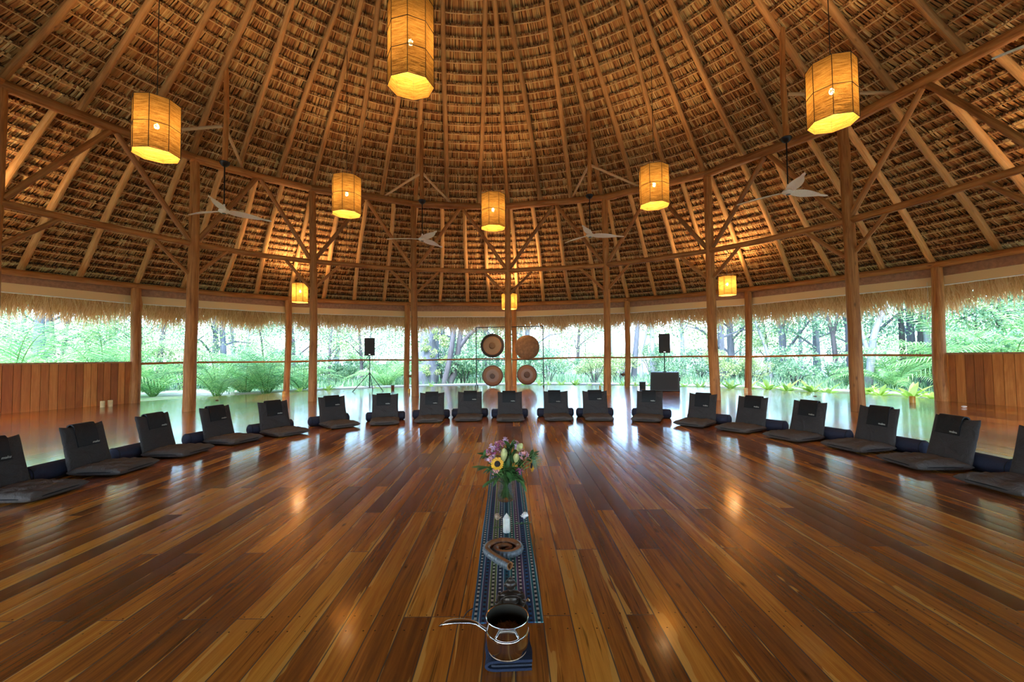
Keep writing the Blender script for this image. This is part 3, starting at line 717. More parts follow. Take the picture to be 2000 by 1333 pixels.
for (x, y), D, z, H, lab in lant:
    zt_ = ZC - SL * math.hypot(x - X0, y - Y0) + .05
    o = make_lantern(D, H, 2, H * .56, zt_ - z); o.location = (x, y, z); o.rotation_euler = (0, 0, random.uniform(0, .7)); tag(o, lab, 'lantern', 'woven lanterns'); lamp_light(o, H * .56, LAMP_W)
o = make_lantern(.62, 1.9, 5, .62, 11.2 - 4.79); o.location = (-1.34, 5.70, 4.79); o.rotation_euler = (0, 0, .1)
tag(o, 'long woven column lantern hanging nearest, cut by the top edge', 'lantern', 'woven lanterns'); lamp_light(o, .62, LAMP_W * 1.0)
for u, v0, v1, w_, lab in ((586, 555, 591, 34, 'small square lantern under the eave beside the second post from the left'), (995, 575, 604, 30, 'small lantern under the eave behind the centre post'), (1421, 541, 577, 37, 'small square lantern under the eave right of the fifth inner post')):
    a, dist = on_ring(u, v1, 9.75); p = ring(a, 9.75); zb = z_at(u, v1, p); zt_ = z_at(u, v0, p)
    D = 2 * dist * math.sin(w_ / 2 * math.cos(math.atan((u - 1000) / F)) ** 2 / F) * 1.0
    o = make_lantern(D, zt_ - zb, 1, (zt_ - zb) * .6, ZC - SL * 9.75 - zb); o.location = (p.x, p.y, zb); tag(o, lab, 'lantern', 'small eave lanterns'); lamp_light(o, (zt_ - zb) * .6, LAMP_W * 2.0)

for az, lab in ((-75.8, 'small unseen eave lantern added beyond the left edge'), (84.2, 'small unseen eave lantern added beyond the right edge')):  # unseen lanterns added to brighten the lower roof, spaced like the visible three
    o = make_lantern(.48, .56, 1, .34, ZC - SL * 9.75 - 2.85); o.location = ring(az, 9.75, 2.85); tag(o, lab, 'lantern', 'small eave lanterns'); lamp_light(o, .34, LAMP_W * 2.0)

# ------------------------------------------------------------------ floor chairs, cloths, bolsters
def pillow(wx, wy, T, p=5, n=18, wr=.0, seed=0, dish=0.0):
    r = random.Random(seed); ph = [r.uniform(0, 6) for _ in range(6)]; vs = []; N = n + 1
    for sgn in (1, -1):
        for i in range(N):
            for j in range(N):
                u = -1 + 2 * i / n; v = -1 + 2 * j / n
                u_ = math.sin(u * PI / 2); v_ = math.sin(v * PI / 2)
                t_ = T * (max(0, 1 - abs(u_) ** p) ** .42) * (max(0, 1 - abs(v_) ** p) ** .42)
                wrk = wr * (math.sin(u_ * 9 + v_ * 3 + ph[0]) + .7 * math.sin(u_ * 4 - v_ * 13 + ph[1]) + .5 * math.sin(v_ * 21 + u_ * 6 + ph[2])) * (t_ / T)
                cor = 1 - .035 * (1 - (abs(u_ * v_)) ** 2)
                vs.append((u_ * wx / 2 * cor, v_ * wy / 2 * cor, sgn * t_ + (wrk if sgn > 0 else 0) - dish * (1 - u_ * u_) * (1 - v_ * v_)))
    fs = []
    for s in (0, 1):
        for i in range(n):
            for j in range(n):
                q = (s * N * N + i * N + j, s * N * N + (i + 1) * N + j, s * N * N + (i + 1) * N + j + 1, s * N * N + i * N + j + 1)
                fs.append(q if s == 0 else tuple(reversed(q)))
    return vs, fs
TILT = R_(14)
def make_chair(seed):
    r = empty('floor_chair')
    v, f = pillow(.48, .50, .045, 6, 26, .006, seed)
    MB().add([(x, y + .225, z + .047) for x, y, z in v], f).build('seat', M['seat'], r)
    def rim(hx, hy, cy, cz, rad=.005):
        pts = []
        for k in range(36):
            a = 2 * PI * k / 36; c, s = math.cos(a), math.sin(a)
            pts.append((hx * math.copysign(abs(c) ** .3, c), hy * math.copysign(abs(s) ** .3, s) + cy, cz))
        return MB().tube(pts, rad, 5, closed=True)
    rim(.233, .243, .225, .045).build('piping', M['pipe'], r)
    rot = Matrix.Rotation(PI / 2 + TILT, 4, 'X'); v, f = pillow(.45, .45, .030, 7, 26, .0045, seed + 50)
    out = []
    for x, y, z in v:
        yy = y + .225; lift = .012 * (abs(x) / .225) ** 3 * max(0, y / .225); narrow = 1 - .02 * (y / .225)
        q = rot @ Vector((x * narrow, yy + lift, z)); out.append((q.x, q.y - .005, q.z + .025))
    MB().add(out, f).build('backrest', M['back'], r)
    return r
def make_cloth(w, drop, seed):
    r = empty('draped_pouch'); rr_ = random.Random(seed); a = TILT; c, s = math.cos(a), math.sin(a); vs = []; nx, path = 8, []
    # profile in the back's own plane: (distance along the back, offset in front)
    prof = [(.30, -.042), (.38, -.042), (.445, -.040), (.468, -.025), (.475, 0.0), (.468, .026), (.44, .040), (.455 - drop * .5, .041), (.455 - drop, .040)]
    for d_, o_ in prof:
        for j in range(nx + 1):
            x = (j / nx - .5) * w; wb = .0025 * math.sin(j * 1.3 + d_ * 30 + seed)
            vs.append((x, -.005 - d_ * s + (o_ + wb) * c, .025 + d_ * c + (o_ + wb) * s))
    n = len(prof); N = len(vs); off = [(x, y + .0, z) for x, y, z in vs]
    th_ = .012; inner = []
    for i, (d_, o_) in enumerate(prof):
        k = (o_ - math.copysign(th_ * .8, o_)) if abs(o_) > .01 else 0; dd_ = d_ - (th_ * .8 if abs(o_) < .03 else 0)
        for j in range(nx + 1): x = (j / nx - .5) * w; inner.append((x, -.005 - dd_ * s + k * c, .025 + dd_ * c + k * s))
    fs = [(i * (nx + 1) + j, i * (nx + 1) + j + 1, (i + 1) * (nx + 1) + j + 1, (i + 1) * (nx + 1) + j) for i in range(n - 1) for j in range(nx)]
    f2 = [tuple(N + q for q in reversed(f)) for f in fs]; ed = []
    for i in range(n - 1):
        a_, b_ = i * (nx + 1), (i + 1) * (nx + 1); ed += [(a_, b_, N + b_, N + a_), (a_ + nx, N + a_ + nx, N + b_ + nx, b_ + nx)]
    for j in range(nx):
        e = (n - 1) * (nx + 1) + j; ed += [(e, e + 1, N + e + 1, N + e), (j, N + j, N + j + 1, j + 1)]
    MB().add(vs + inner, fs + f2 + ed).build('cloth', M['pouch'], r)
    # hem line and small printed word
    d_ = .455 - drop + .006; y = -.005 - d_ * s + .044 * c; z = .025 + d_ * c + .044 * s
    MB().tube([(-w / 2, y, z), (w / 2, y, z)], .0022, 5).build('hem', M['pipe'], r)
    cu = bpy.data.curves.new('printed_word', 'FONT'); cu.body = 'maku'; cu.size = .034; cu.align_x = 'RIGHT'; cu.extrude = .0004; cu.materials.append(M['print'])
    t_ = bpy.data.objects.new('printed_word', cu); COL.objects.link(t_); t_.parent = r
    d_ += .012; t_.location = (-w / 2 + .008 + .066, -.005 - d_ * s + .046 * c, .025 + d_ * c + .046 * s); 
    # seen from the front (+y side) the word reads left to right
    t_.rotation_euler = (PI / 2 + TILT, 0, PI); t_.location.x = -w / 2 + .010
    bpy.context.view_layer.update(); me = bpy.data.meshes.new_from_object(t_); mo = bpy.data.objects.new('printed_word', me); COL.objects.link(mo)
    mo.parent = r; mo.location = t_.location; mo.rotation_euler = t_.rotation_euler; bpy.data.objects.remove(t_); mo.name = 'printed_word'
    return r
def make_bolster():
    r = empty('bolster'); R = .078; H = .33
    MB().lathe([(.0, -H), (R * .6, -H - .004), (R * .85, -H + .008), (R, -H + .03), (R * 1.015, -H * .5), (R * 1.01, 0), (R * 1.015, H * .5), (R, H - .03), (R * .85, H - .008), (R * .6, H + .004), (.0, H)], 28, (0, 0, R), 'x').build('cover', M['bolster'], r)
    for sg in (-1, 1):
        MB().tube([(sg * (H - .022), R * 1.01 * math.cos(2 * PI * k / 28), R + R * 1.01 * math.sin(2 * PI * k / 28)) for k in range(28)], .0035, 5, closed=True).build('piping', M['pipe'], r)
    return r
chairs0 = [note(make_chair(i * 7)) for i in range(3)]
cloths0 = [note(make_cloth(.235, .20, 1)), note(make_cloth(.225, .22, 4)), note(make_cloth(.24, .175, 9))]
bol0 = note(make_bolster())
CH = [(58, 986, 171, 945, 88, 'cut off by the left edge'), (230, 932, 312, 902, 88, 'second from the left, nearest whole chair at left'), (357, 896, 418, 874, 92, 'third from the left'),
      (456, 871, 514, 855, 104, 'in front of the leftmost inner post'), (544, 854, 605, 845, 122, 'between the first two inner posts at left'), (646, 839, 703, 831, 136, 'in front of the left speaker stand, turned right'),
      (723, 831, 778, 829, 165, 'left of the third inner post'), (811, 826, 862, 825, 176, 'at the foot of the third inner post'), (888, 823, 940, 822, 178, 'in front of the left gongs'),
      (971, 824, 1023, 823, 179, 'in the middle, behind the bouquet'), (1066, 822, 1117, 822, 181, 'first right of the middle chair'), (1145, 822, 1198, 822, 183, 'at the foot of the post right of the gongs'),
      (1235, 821, 1288, 826, 205, 'in front of the subwoofer'), (1318, 829, 1372, 836, 226, 'left of the fifth inner post'), (1397, 837, 1457, 848, 240, 'first right of the fifth inner post'),
      (1492, 852, 1555, 864, 250, 'fourth from the right edge'), (1601, 868, 1684, 887, 258, 'in front of the thick right post'), (1714, 890, 1795, 927, 273, 'second from the right, largest whole chair'),
      (1872, 942, 1985, 966, 268, 'cut off by the right edge')]
for i, (a, b, c, d, face, w) in enumerate(CH):
    mid = (atz(a, b, .02) + atz(c, d, .02)) / 2; fa = R_(face); fx, fy = math.sin(fa), math.cos(fa)
    o_ = Vector((mid.x - fx * .465, mid.y - fy * .465, 0)); rz = -fa        # local +y -> facing
    first = i < 3
    for kind, src in (('c', chairs0), ('p', cloths0)):
        s = src[i % 3]; o = s if i < 3 else copy_tree(s)
        o.location = o_; o.rotation_euler = (0, 0, rz)
        if kind == 'c': tag(o, 'charcoal canvas legless floor chair, ' + w, 'floor chair', 'floor chairs in a semicircle')
        else:
            tag(o, 'black pouch draped on the chair ' + w, 'cloth', 'cloths draped on the chairs')
            o.location = o_ + Vector((-fy, fx, 0)) * random.uniform(-.03, .03)
    o = bol0 if i == 0 else copy_tree(bol0)
    sh = {1: .14, 2: .10, 13: -.06, 14: -.10, 15: -.12, 16: -.10, 17: -.10}.get(i, random.uniform(-.04, .03))
    back = .166
    o.location = o_ - Vector((fx, fy, 0)) * back + Vector((-fy, fx, 0)) * sh * -1; o.rotation_euler = (0, 0, rz + random.uniform(-.04, .04))
    tag(o, 'navy bolster behind the floor chair ' + w, 'bolster', 'bolsters behind the chairs')

# ------------------------------------------------------------------ speakers
def speaker(loc, rz, label, w=.335, h=.59, d=.33):
    r = tag(empty('loudspeaker', loc, rz), label, 'speaker', 'loudspeakers')
    mb = MB(); wb = w * .72; vs = [(-w / 2, -d / 2, 0), (w / 2, -d / 2, 0), (wb / 2, d / 2, 0), (-wb / 2, d / 2, 0)]; vs += [(x, y, h) for x, y, z in vs]
    mb.add(vs, [(0, 3, 2, 1), (4, 5, 6, 7), (0, 1, 5, 4), (1, 2, 6, 5), (2, 3, 7, 6), (3, 0, 4, 7)]); c = mb.build('cabinet', M['black'], r, smooth=False)
    bv = c.modifiers.new('bevel', 'BEVEL'); bv.width = .012; bv.segments = 2
    MB().box((0, -d / 2 - .004, h / 2), (w - .03, .014, h - .03)).build('grille', M['grille'], r, smooth=False)
    MB().box((0, -d / 2 - .013, .035), (.055, .004, .016)).build('badge', M['chrome'], r, smooth=False); return r
tp = Vector((-4.82, 14.5, 0)); h0 = z_at(720, 695, tp)
st = tag(empty('speaker_stand', tp, R_(18)), 'black tripod speaker stand at left beyond the chairs', 'speaker stand')
MB().tube([(0, 0, .10), (0, 0, .62)], .019, 12).build('lower_tube', M['dark_metal'], st)
MB().tube([(0, 0, .60), (0, 0, h0)], .014, 12).build('pole', M['dark_metal'], st)
MB().lathe([(.0, .56), (.032, .56), (.034, .62), (.0, .625)], 14).build('collar', M['black'], st)
MB().ellipsoid((.045, 0, .93), (.022, .012, .012)).build('knob', M['black'], st)
for a in (80, 200, 320):
    ca, sa = math.cos(R_(a)), math.sin(R_(a))
    lg = MB().tube([(ca * .03, sa * .03, .58), (ca * .55, sa * .55, .015)], .012, 8).build('leg', M['dark_metal'], st)
    MB().ellipsoid((ca * .555, sa * .555, .014), (.02, .02, .014)).build('rubber_foot', M['black'], lg)
    MB().tube([(0, 0, .12), (ca * .34, sa * .34, .235)], .006, 6).build('brace', M['dark_metal'], st)
sp1 = speaker((tp.x, tp.y, h0), R_(18), 'black loudspeaker on the tripod stand at left')
MB().tube([(.07, .1, .05), (.10, .08, -.4), (.06, .03, -.9), (.03, .02, -1.0)], .004, 5).build('cable', M['black'], sp1)
# subwoofer with pole and second speaker
sc_ = Vector((4.72, 13.30, 0)); sub = tag(empty('subwoofer', sc_, R_(-21)), 'big black subwoofer box on the floor at right with lid and side handle', 'subwoofer')
mb = MB(); vs = [(-.43, -.34, 0), (.43, -.34, 0), (.43, .34, 0), (-.43, .34, 0), (-.40, -.30, .58), (.40, -.30, .58), (.42, .34, .58), (-.42, .34, .58)]
c = mb.add(vs, [(0, 3, 2, 1), (4, 5, 6, 7), (0, 1, 5, 4), (1, 2, 6, 5), (2, 3, 7, 6), (3, 0, 4, 7)]).build('cabinet', M['black'], sub, smooth=False); bv = c.modifiers.new('bevel', 'BEVEL'); bv.width = .02; bv.segments = 2
MB().box((0, -.335, .29), (.74, .03, .50)).build('grille', M['grille'], sub, smooth=False)
MB().box((.435, .02, .36), (.025, .22, .11)).build('handle', M['dark_metal'], sub, smooth=False)
MB().lathe([(.0, .575), (.05, .575), (.05, .60), (.0, .60)], 16).build('pole_socket', M['dark_metal'], sub)
h1 = z_at(1294, 690, sc_)
pl = MB().tube([(0, 0, .58), (0, 0, h1 + .01)], .016, 12).build('speaker_pole', M['dark_metal'], loc=sc_); tag(pl, 'thin black pole rising from the subwoofer', 'pole')
sp2 = speaker((sc_.x, sc_.y, h1), R_(-16), 'black loudspeaker on the pole above the subwoofer')
MB().tube([(.09, .1, .05), (.13, .1, -.25), (.12, .1, -.5), (.12, .12, -.64)], .004, 5).build('cable', M['black'], sp2)
p = atz(1257, 760); bx = tag(empty('speaker_box', (p.x, p.y + .1, 0), R_(-20)), 'small black box left of the subwoofer', 'box')
c = MB().box((0, 0, .115), (.19, .22, .23)).build('body', M['black'], bx, smooth=False); bv = c.modifiers.new('bevel', 'BEVEL'); bv.width = .01; bv.segments = 2
MB().box((0, -.112, .115), (.15, .006, .19)).build('front_panel', M['grille'], bx, smooth=False)
# sockets on two outer posts
for k, (u, v), lab in ((1, (1216, 732), 'small dark power socket with hanging cable on the outer post right of the gongs'), (-1, (802, 735), 'small dark power socket on the outer post beside the left speaker stand')):
    P = ring(AO[k], RO - .02); P = P + Vector((-.13 if k == 1 else .13, 0, 0)); z = z_at(u, v, P)
    so = tag(empty('power_socket', (P.x, P.y, z)), lab, 'socket', 'power sockets')
    MB().box((0, 0, 0), (.11, .07, .09)).build('socket_box', M['leafbrown'], so, smooth=False)
    sg = -1 if k == 1 else 1
    MB().box((sg * .08, -.02, .005), (.05, .05, .06)).build('plug', M['black'], so, smooth=False)
    if k == 1: MB().tube([(sg * .10, -.02, -.01), (sg * .15, -.02, -.08), (sg * .11, -.03, -.22), (sg * .06, -.04, -.36)], .006, 5).build('cable', M['black'], so)

# ------------------------------------------------------------------ gongs on a black frame
GL, GR = Vector((-1.31, 15.66, 0)), Vector((1.12, 15.42, 0)); gd = GR - GL; gw = gd.length; ga = math.atan2(gd.y, gd.x)
gs = tag(empty('gong_stand', (GL + GR) / 2, ga), 'black tube frame holding four gongs behind the middle post', 'gong stand')
topz = z_at(935, 640, GL)
for sg in (-1, 1):
    MB().tube([(sg * gw / 2, 0, .08), (sg * gw / 2, 0, topz)], .017, 10).build('upright', M['dark_metal'], gs)
    ft = MB().tube([(sg * gw / 2, -.22, .075), (sg * gw / 2, 0, .10), (sg * gw / 2, .22, .075)], .015, 8).build('foot', M['dark_metal'], gs)
    for yy in (-.22, .22): MB().lathe([(.0, -.018), (.035, -.018), (.038, 0), (.035, .018), (.0, .018)], 14, (sg * gw / 2, yy, .038), 'x').build('caster', M['black'], gs)
MB().tube([(-gw / 2, 0, topz), (gw / 2, 0, topz)], .015, 10).build('top_bar', M['dark_metal'], gs)
MB().tube([(-gw / 2, 0, .985), (gw / 2, 0, .985)], .012, 10).build('middle_bar', M['dark_metal'], gs)
for i, (u, v, rp, kd, lab) in enumerate(((961.5, 675.5, 23.8, 'a', 'upper left gong with a black rim and pale centre'), (1029.5, 679, 24.6, 'b', 'upper right gong, plain hammered brown'),
                                  (962, 734.5, 21, 'c', 'lower left gong with a grey centre ring'), (1029.3, 732.5, 20, 'd', 'lower right gong, smallest, lilac grey centre'))):
    # hang in the frame's plane
    r = ray(u, v); t_ = None
    n_ = Vector((-math.sin(ga), math.cos(ga), 0)); t_ = (GL - Vector((0, 0, EYE))).dot(n_) / r.dot(n_); c = Vector((0, 0, EYE)) + r * t_
    Rg_ = rp * (c.y) / F * .985
    g_ = tag(empty('gong', c, ga), lab, 'gong', 'gongs'); 
    mt = gong_mat('gong_bronze_' + kd, kd)
    prof = [(.0, -.045 if kd != 'b' else -.02), (Rg_ * .22, -.04 if kd != 'b' else -.02), (Rg_ * .27, -.02), (Rg_ * .6, -.018), (Rg_ * .93, -.012), (Rg_ * .985, .0), (Rg_, .03), (Rg_ * .99, .06), (Rg_ * .96, .06), (Rg_ * .95, .01), (Rg_ * .6, -.008), (.0, -.01)]
    MB().lathe(prof, 48, axis='y').build('disc', mt, g_)
    zb = (topz if i < 2 else .985) - c.z
    mb = MB()
    for sg in (-1, 1): mb.tube([(sg * .10, .03, Rg_ * .96), (sg * .085, .0, zb)], .004, 5)
    mb.build('hanging_cord', M['black'], g_)

# ------------------------------------------------------------------ candles, cup and bits along the floor
def candle(u, v, r, h, mat, lab):
    p = atz(u, v); o = tag(empty('candle', (p.x, p.y, 0)), lab, 'candle', 'candles on the floor')
    MB().lathe([(.0, 0), (r, 0), (r, h * .96), (r * .93, h), (r * .8, h * .96), (.0, h * .93)], 20).build('wax', mat, o)
    MB().tube([(0, 0, h * .92), (.002, 0, h + .012)], .002, 5).build('wick', M['black'], o)
candle(200, 796, .045, .15, M['candle'], 'cream pillar candle by the left plank wall, the left one of two')
candle(215, 794.5, .047, .155, M['candle'], 'cream pillar candle by the left plank wall, the right one of two')
candle(554, 775, .042, .15, M['amber'], 'amber candle at the foot of the second outer post')
candle(799, 768, .04, .13, M['amber'], 'amber candle beside the outer post near the left speaker')
candle(1172, 762, .03, .13, M['amber'], 'small amber candle right of the gongs')
candle(1457, 769, .05, .15, M['candle'], 'cream candle before the outer post right of the subwoofer')
candle(1782, 787, .055, .14, M['amber'], 'amber candle near the end of the right plank wall')
p = atz(767, 762); cup = tag(empty('cup', (p.x, p.y, 0)), 'dark brown cup on the floor right of the tripod stand', 'cup')
MB().lathe([(.0, 0), (.05, 0), (.058, .15), (.052, .15), (.045, .01), (.0, .01)], 20).build('body', M['leafbrown'], cup); MB().lathe([(.0, .15), (.06, .15), (.06, .165), (.0, .168)], 20).build('lid', M['black'], cup)
p = atz(1883, 797); o = MB().ellipsoid((p.x, p.y, .022), (.05, .035, .022)).build('crumpled_tissue', M['white_bar']); tag(o, 'small white scrap on the floor by the right plank wall', 'scrap')
for u, v, lab in ((1592, 775, 'tiny dry leaf on the floor behind the right chairs'), (424, 783, 'tiny dry leaf on the floor by the left open side')):
    p = atz(u, v); o = MB().ellipsoid((p.x, p.y, .01), (.045, .03, .01)).build('dry_leaf', M['leafbrown']); tag(o, lab, 'leaf')

def bez(a, b, c, n=8): return [Vector(a) * (1 - s) ** 2 + Vector(b) * 2 * s * (1 - s) + Vector(c) * s * s for s in [k / n for k in range(n + 1)]]

# ------------------------------------------------------------------ runner and the objects on it
RC = Vector((-.052, 3.02, 0)); RA = math.atan2(-.0525 + .035, 0) * 0 + R_(.55); RL = 2.42
mb = MB(); nx, ny = 20, 120; vs = []
for i in range(ny + 1):
    for j in range(nx + 1):
        y = -RL / 2 + RL * i / ny; x = -.15 + .30 * j / nx
        z = .0035 + .0012 * math.sin(y * 9 + x * 14) + .0012 * math.sin(x * 40 + y * 5)
        e = (y + RL / 2) / .05
        if e < 1: z += .002 * (1 - e) * math.sin(x * 30 + 1.2) ** 2
        vs.append((x + .003 * math.sin(y * 5), y, z))
N = len(vs); vs += [(x, y, .0004) for x, y, z in vs]
fs = [(i * (nx + 1) + j, i * (nx + 1) + j + 1, (i + 1) * (nx + 1) + j + 1, (i + 1) * (nx + 1) + j) for i in range(ny) for j in range(nx)]
f2 = [tuple(N + q for q in reversed(f)) for f in fs]
ed = [(j, N + j, N + j + 1, j + 1) for j in range(nx)] + [(i * (nx + 1), (i + 1) * (nx + 1), N + (i + 1) * (nx + 1), N + i * (nx + 1)) for i in range(ny)] + [(i * (nx + 1) + nx, N + i * (nx + 1) + nx, N + (i + 1) * (nx + 1) + nx, (i + 1) * (nx + 1) + nx) for i in range(ny)]
o = mb.add(vs, fs + f2 + ed).build('table_runner', M['runner']); o.location = RC; o.rotation_euler = (0, 0, R_(.9)); tag(o, 'long woven runner with teal, purple and olive stripes on the floor', 'runner')
TOP = .007
# saucepan on folded denim
PC = Vector((atz(991, 1240, .1).x, 1.580, 0)); PZ = .0405
dn = tag(empty('folded_denim', (PC.x + .002, PC.y + .062, 0), R_(3)), 'folded navy denim cloth on the floor under the saucepan', 'cloth')
prof = [(.078, .006), (-.05, .006), (-.072, .010), (-.082, .021), (-.070, .033), (-.04, .0355), (.0, .0345), (.082, .0345)]
def ribbon(prof, th, y0, y1, ny=10):
    P = [Vector((x, 0, z)) for x, z in prof]
    fine = []
    for i in range(len(P) - 1):
        for s in range(4): fine.append(P[i].lerp(P[i + 1], s / 4))
    fine.append(P[-1]); sm = [fine[0]] + [(fine[i - 1] + fine[i] * 2 + fine[i + 1]) / 4 for i in range(1, len(fine) - 1)] + [fine[-1]]
    vs = []; n = len(sm)
    for j in range(ny + 1):
        y = y0 + (y1 - y0) * j / ny
        for side in (1, -1):
            for i, p in enumerate(sm):
                t_ = (sm[min(i + 1, n - 1)] - sm[max(i - 1, 0)]).normalized(); nr = Vector((-t_.z, 0, t_.x))
                q = p + nr * th / 2 * side; vs.append((q.x + .002 * math.sin(y * 60 + i * .4), y, q.z))
    fs = []; W_ = 2 * n
    for j in range(ny):
        for i in range(n - 1):
            a = j * W_ + i; fs += [(a, a + W_, a + W_ + 1, a + 1), (a + n, a + n + 1, a + n + W_ + 1, a + n + W_)]
        fs += [(j * W_, j * W_ + n, (j + 1) * W_ + n, (j + 1) * W_), (j * W_ + n - 1, (j + 1) * W_ + n - 1, (j + 1) * W_ + W_ - 1, j * W_ + W_ - 1)]
    for jj in (0, ny):
        for i in range(n - 1):
            a = jj * W_ + i; q = (a, a + 1, a + n + 1, a + n); fs.append(q if jj == 0 else tuple(reversed(q)))
    return MB().add(vs, fs)
ribbon(prof, .009, -.105, .095).build('outer_fold', M['denim'], dn)
ribbon([(.078, .0175), (-.02, .0175), (-.055, .0185), (-.062, .0205)], .006, -.100, .09).build('inner_fold', M['denim_in'], dn)
pan = tag(empty('saucepan', (PC.x, PC.y, PZ), 0), 'shiny steel saucepan with long handle and herbs, on folded denim', 'saucepan')
pan.scale = (.90, .90, .93)
R1_, Hh = .0835, .135
MB().lathe([(.0, 0), (.055, 0), (.070, .006), (.080, .022), (R1_, .05), (R1_, Hh - .006), (R1_ + .003, Hh), (R1_ + .002, Hh + .002), (R1_ - .001, Hh)], 64, cap=False).build('pot', M['silver'], pan)
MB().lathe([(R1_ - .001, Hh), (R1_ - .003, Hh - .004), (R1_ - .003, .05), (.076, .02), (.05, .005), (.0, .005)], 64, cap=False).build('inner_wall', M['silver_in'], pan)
MB().tube([((R1_ + .0002) * math.cos(2 * PI * k / 64), (R1_ + .0015) * math.sin(2 * PI * k / 64), .082) for k in range(64)], .0028, 6, closed=True).build('band', M['silver'], pan)
def flat_tube(pts, rw, rh, seg=12):
    mb = MB(); pts = [Vector(p) for p in pts]; n = len(pts); vs = []
    for i, p in enumerate(pts):
        t_ = (pts[min(i + 1, n - 1)] - pts[max(i - 1, 0)]).normalized(); side = Vector((-t_.y, t_.x, 0)).normalized(); up = t_.cross(side) * -1
        for k in range(seg):
            w = 2 * PI * k / seg; vs.append(p + side * rw[i] * math.cos(w) + up * rh[i] * math.sin(w))
    fs = [(i * seg + k, i * seg + (k + 1) % seg, (i + 1) * seg + (k + 1) % seg, (i + 1) * seg + k) for i in range(n - 1) for k in range(seg)] + [tuple(range(seg - 1, -1, -1)), tuple((n - 1) * seg + k for k in range(seg))]
    return mb.add(vs, fs)
hp = [(-R1_ + .002, .0, .080), (-.105, .001, .095), (-.125, .002, .108), (-.15, .003, .114), (-.185, .004, .1155), (-.215, .005, .114), (-.243, .006, .109), (-.262, .0065, .101)]
hd = flat_tube(hp, [.008, .007, .009, .0115, .014, .014, .012, .004], [.005, .004, .006, .0075, .0085, .0085, .007, .003]).build('handle', M['silver'], pan)
MB().tube([(-.262 + .0 , -.002, .101), (-.274, .006, .096), (-.262, .015, .101)], .003, 6).build('hanging_loop', M['silver'], hd)
lp = [(math.sin(R_(a)) * (R1_ + e), -math.cos(R_(a)) * (R1_ + e), .100 + dz) for a, e, dz in ((-29, -.001, 0), (-29, .008, -.0), (-27, .016, -.002), (-14, .021, -.003), (0, .022, -.003), (14, .021, -.003), (27, .016, -.002), (29, .008, -.0), (29, -.001, 0))]
LPV = [Vector(q) for q in lp]
for _ in range(3):
    nw = [LPV[0]]
    for i_ in range(len(LPV) - 1): nw += [LPV[i_] * .75 + LPV[i_ + 1] * .25, LPV[i_] * .25 + LPV[i_ + 1] * .75]
    LPV = nw + [LPV[-1]]
MB().tube(LPV, .0046, 10).build('helper_handle', M['silver'], pan)
# herbs: a rough heap of small stalks in the pan
V = []; Q = []; rn = []; b = 0
mbh = MB(); mbh.lathe([(.0, 0), (.078, 0), (.079, .05), (.06, .062), (.03, .066), (.0, .067)], 32)
for _ in range(420):
    a = random.uniform(0, 2 * PI); rr_ = .073 * math.sqrt(random.random()); x, y = rr_ * math.cos(a), rr_ * math.sin(a); z = .064 - .012 * (rr_ / .07) ** 2
    d = Vector((random.gauss(0, 1), random.gauss(0, 1), random.gauss(0, .5))).normalized() * random.uniform(.005, .012)
    mbh.tube([Vector((x, y, z)) - d, Vector((x, y, z + .003)) + d], random.uniform(.001, .0024), 4)
hb = mbh.build('dried_herbs', M['herb'], smooth=False); hb.scale = (.88, .88, 1); hb.location = (PC.x, PC.y, PZ + .012); tag(hb, 'heap of dried brown herbs inside the saucepan', 'herbs', kind='stuff')
for x, y, lab in ((.004, -.052, 'round pale tablet on the herbs in the saucepan, the fuller one'), (-.028, -.058, 'pale tablet half hidden by the saucepan rim, left one')):
    o = MB().lathe([(.0, 0), (.013, .0), (.0145, .004), (.013, .008), (.0, .009)], 24).build('resin_tablet', M['tablet']); o.location = (PC.x + x, PC.y + y, PZ + .0735); tag(o, lab, 'tablet', 'tablets in the saucepan')
# seated figurine seen from behind, smoothed into one body
fg = tag(empty('seated_figurine', (-.018, 1.900, TOP), R_(4)), 'small dark bronze seated figurine seen from behind, behind the saucepan', 'figurine')
mb = MB()
mb.ellipsoid((0, .0, .016), (.046, .034, .016)); mb.ellipsoid((-.026, .018, .014), (.026, .014, .012)); mb.ellipsoid((.026, .018, .014), (.026, .014, .012))
mb.ellipsoid((0, -.002, .040), (.026, .018, .032)); mb.ellipsoid((0, -.002, .062), (.033, .017, .016)); mb.ellipsoid((0, 0, .082), (.008, .008, .014))
for sg in (-1, 1):
    mb.tube([(sg * .031, 0, .064), (sg * .037, .003, .045), (sg * .030, .014, .028), (sg * .008, .022, .024)], [.010, .0085, .0075, .006], 10); mb.ellipsoid((sg * .018, .002, .098), (.003, .004, .009))
mb.ellipsoid((0, .001, .101), (.0175, .018, .021)); mb.ellipsoid((0, -.001, .121), (.009, .009, .008)); mb.tube([(0, -.001, .124), (0, -.001, .138)], [.005, .0008], 10); mb.ellipsoid((0, .019, .099), (.003, .003, .004))
bd = mb.build('body', M['bronze'], fg); rm = bd.modifiers.new('remesh', 'REMESH'); rm.mode = 'VOXEL'; rm.voxel_size = .0016; rm.use_smooth_shade = True
MB().tube([(-.032, -.014, .030), (-.030, -.017, .052), (-.018, -.020, .066), (0, -.021, .069), (.018, -.020, .066), (.030, -.017, .052), (.032, -.014, .030)], .003, 8).build('robe_hem', M['bronze'], fg)
MB().lathe([(.0, -.002), (.052, -.002), (.055, .003), (.050, .006), (.0, .006)], 28).build('base', M['bronze'], fg)
o = MB().lathe([(.0, 0), (.008, .002), (.010, .010), (.004, .018), (.0, .020)], 6).build('crystal', M['chrome'], smooth=False); o.location = (.058, 1.945, TOP); tag(o, 'tiny glittering crystal right of the dark figurine', 'crystal')
fg.scale = (1.38, 1.25, 1.04)
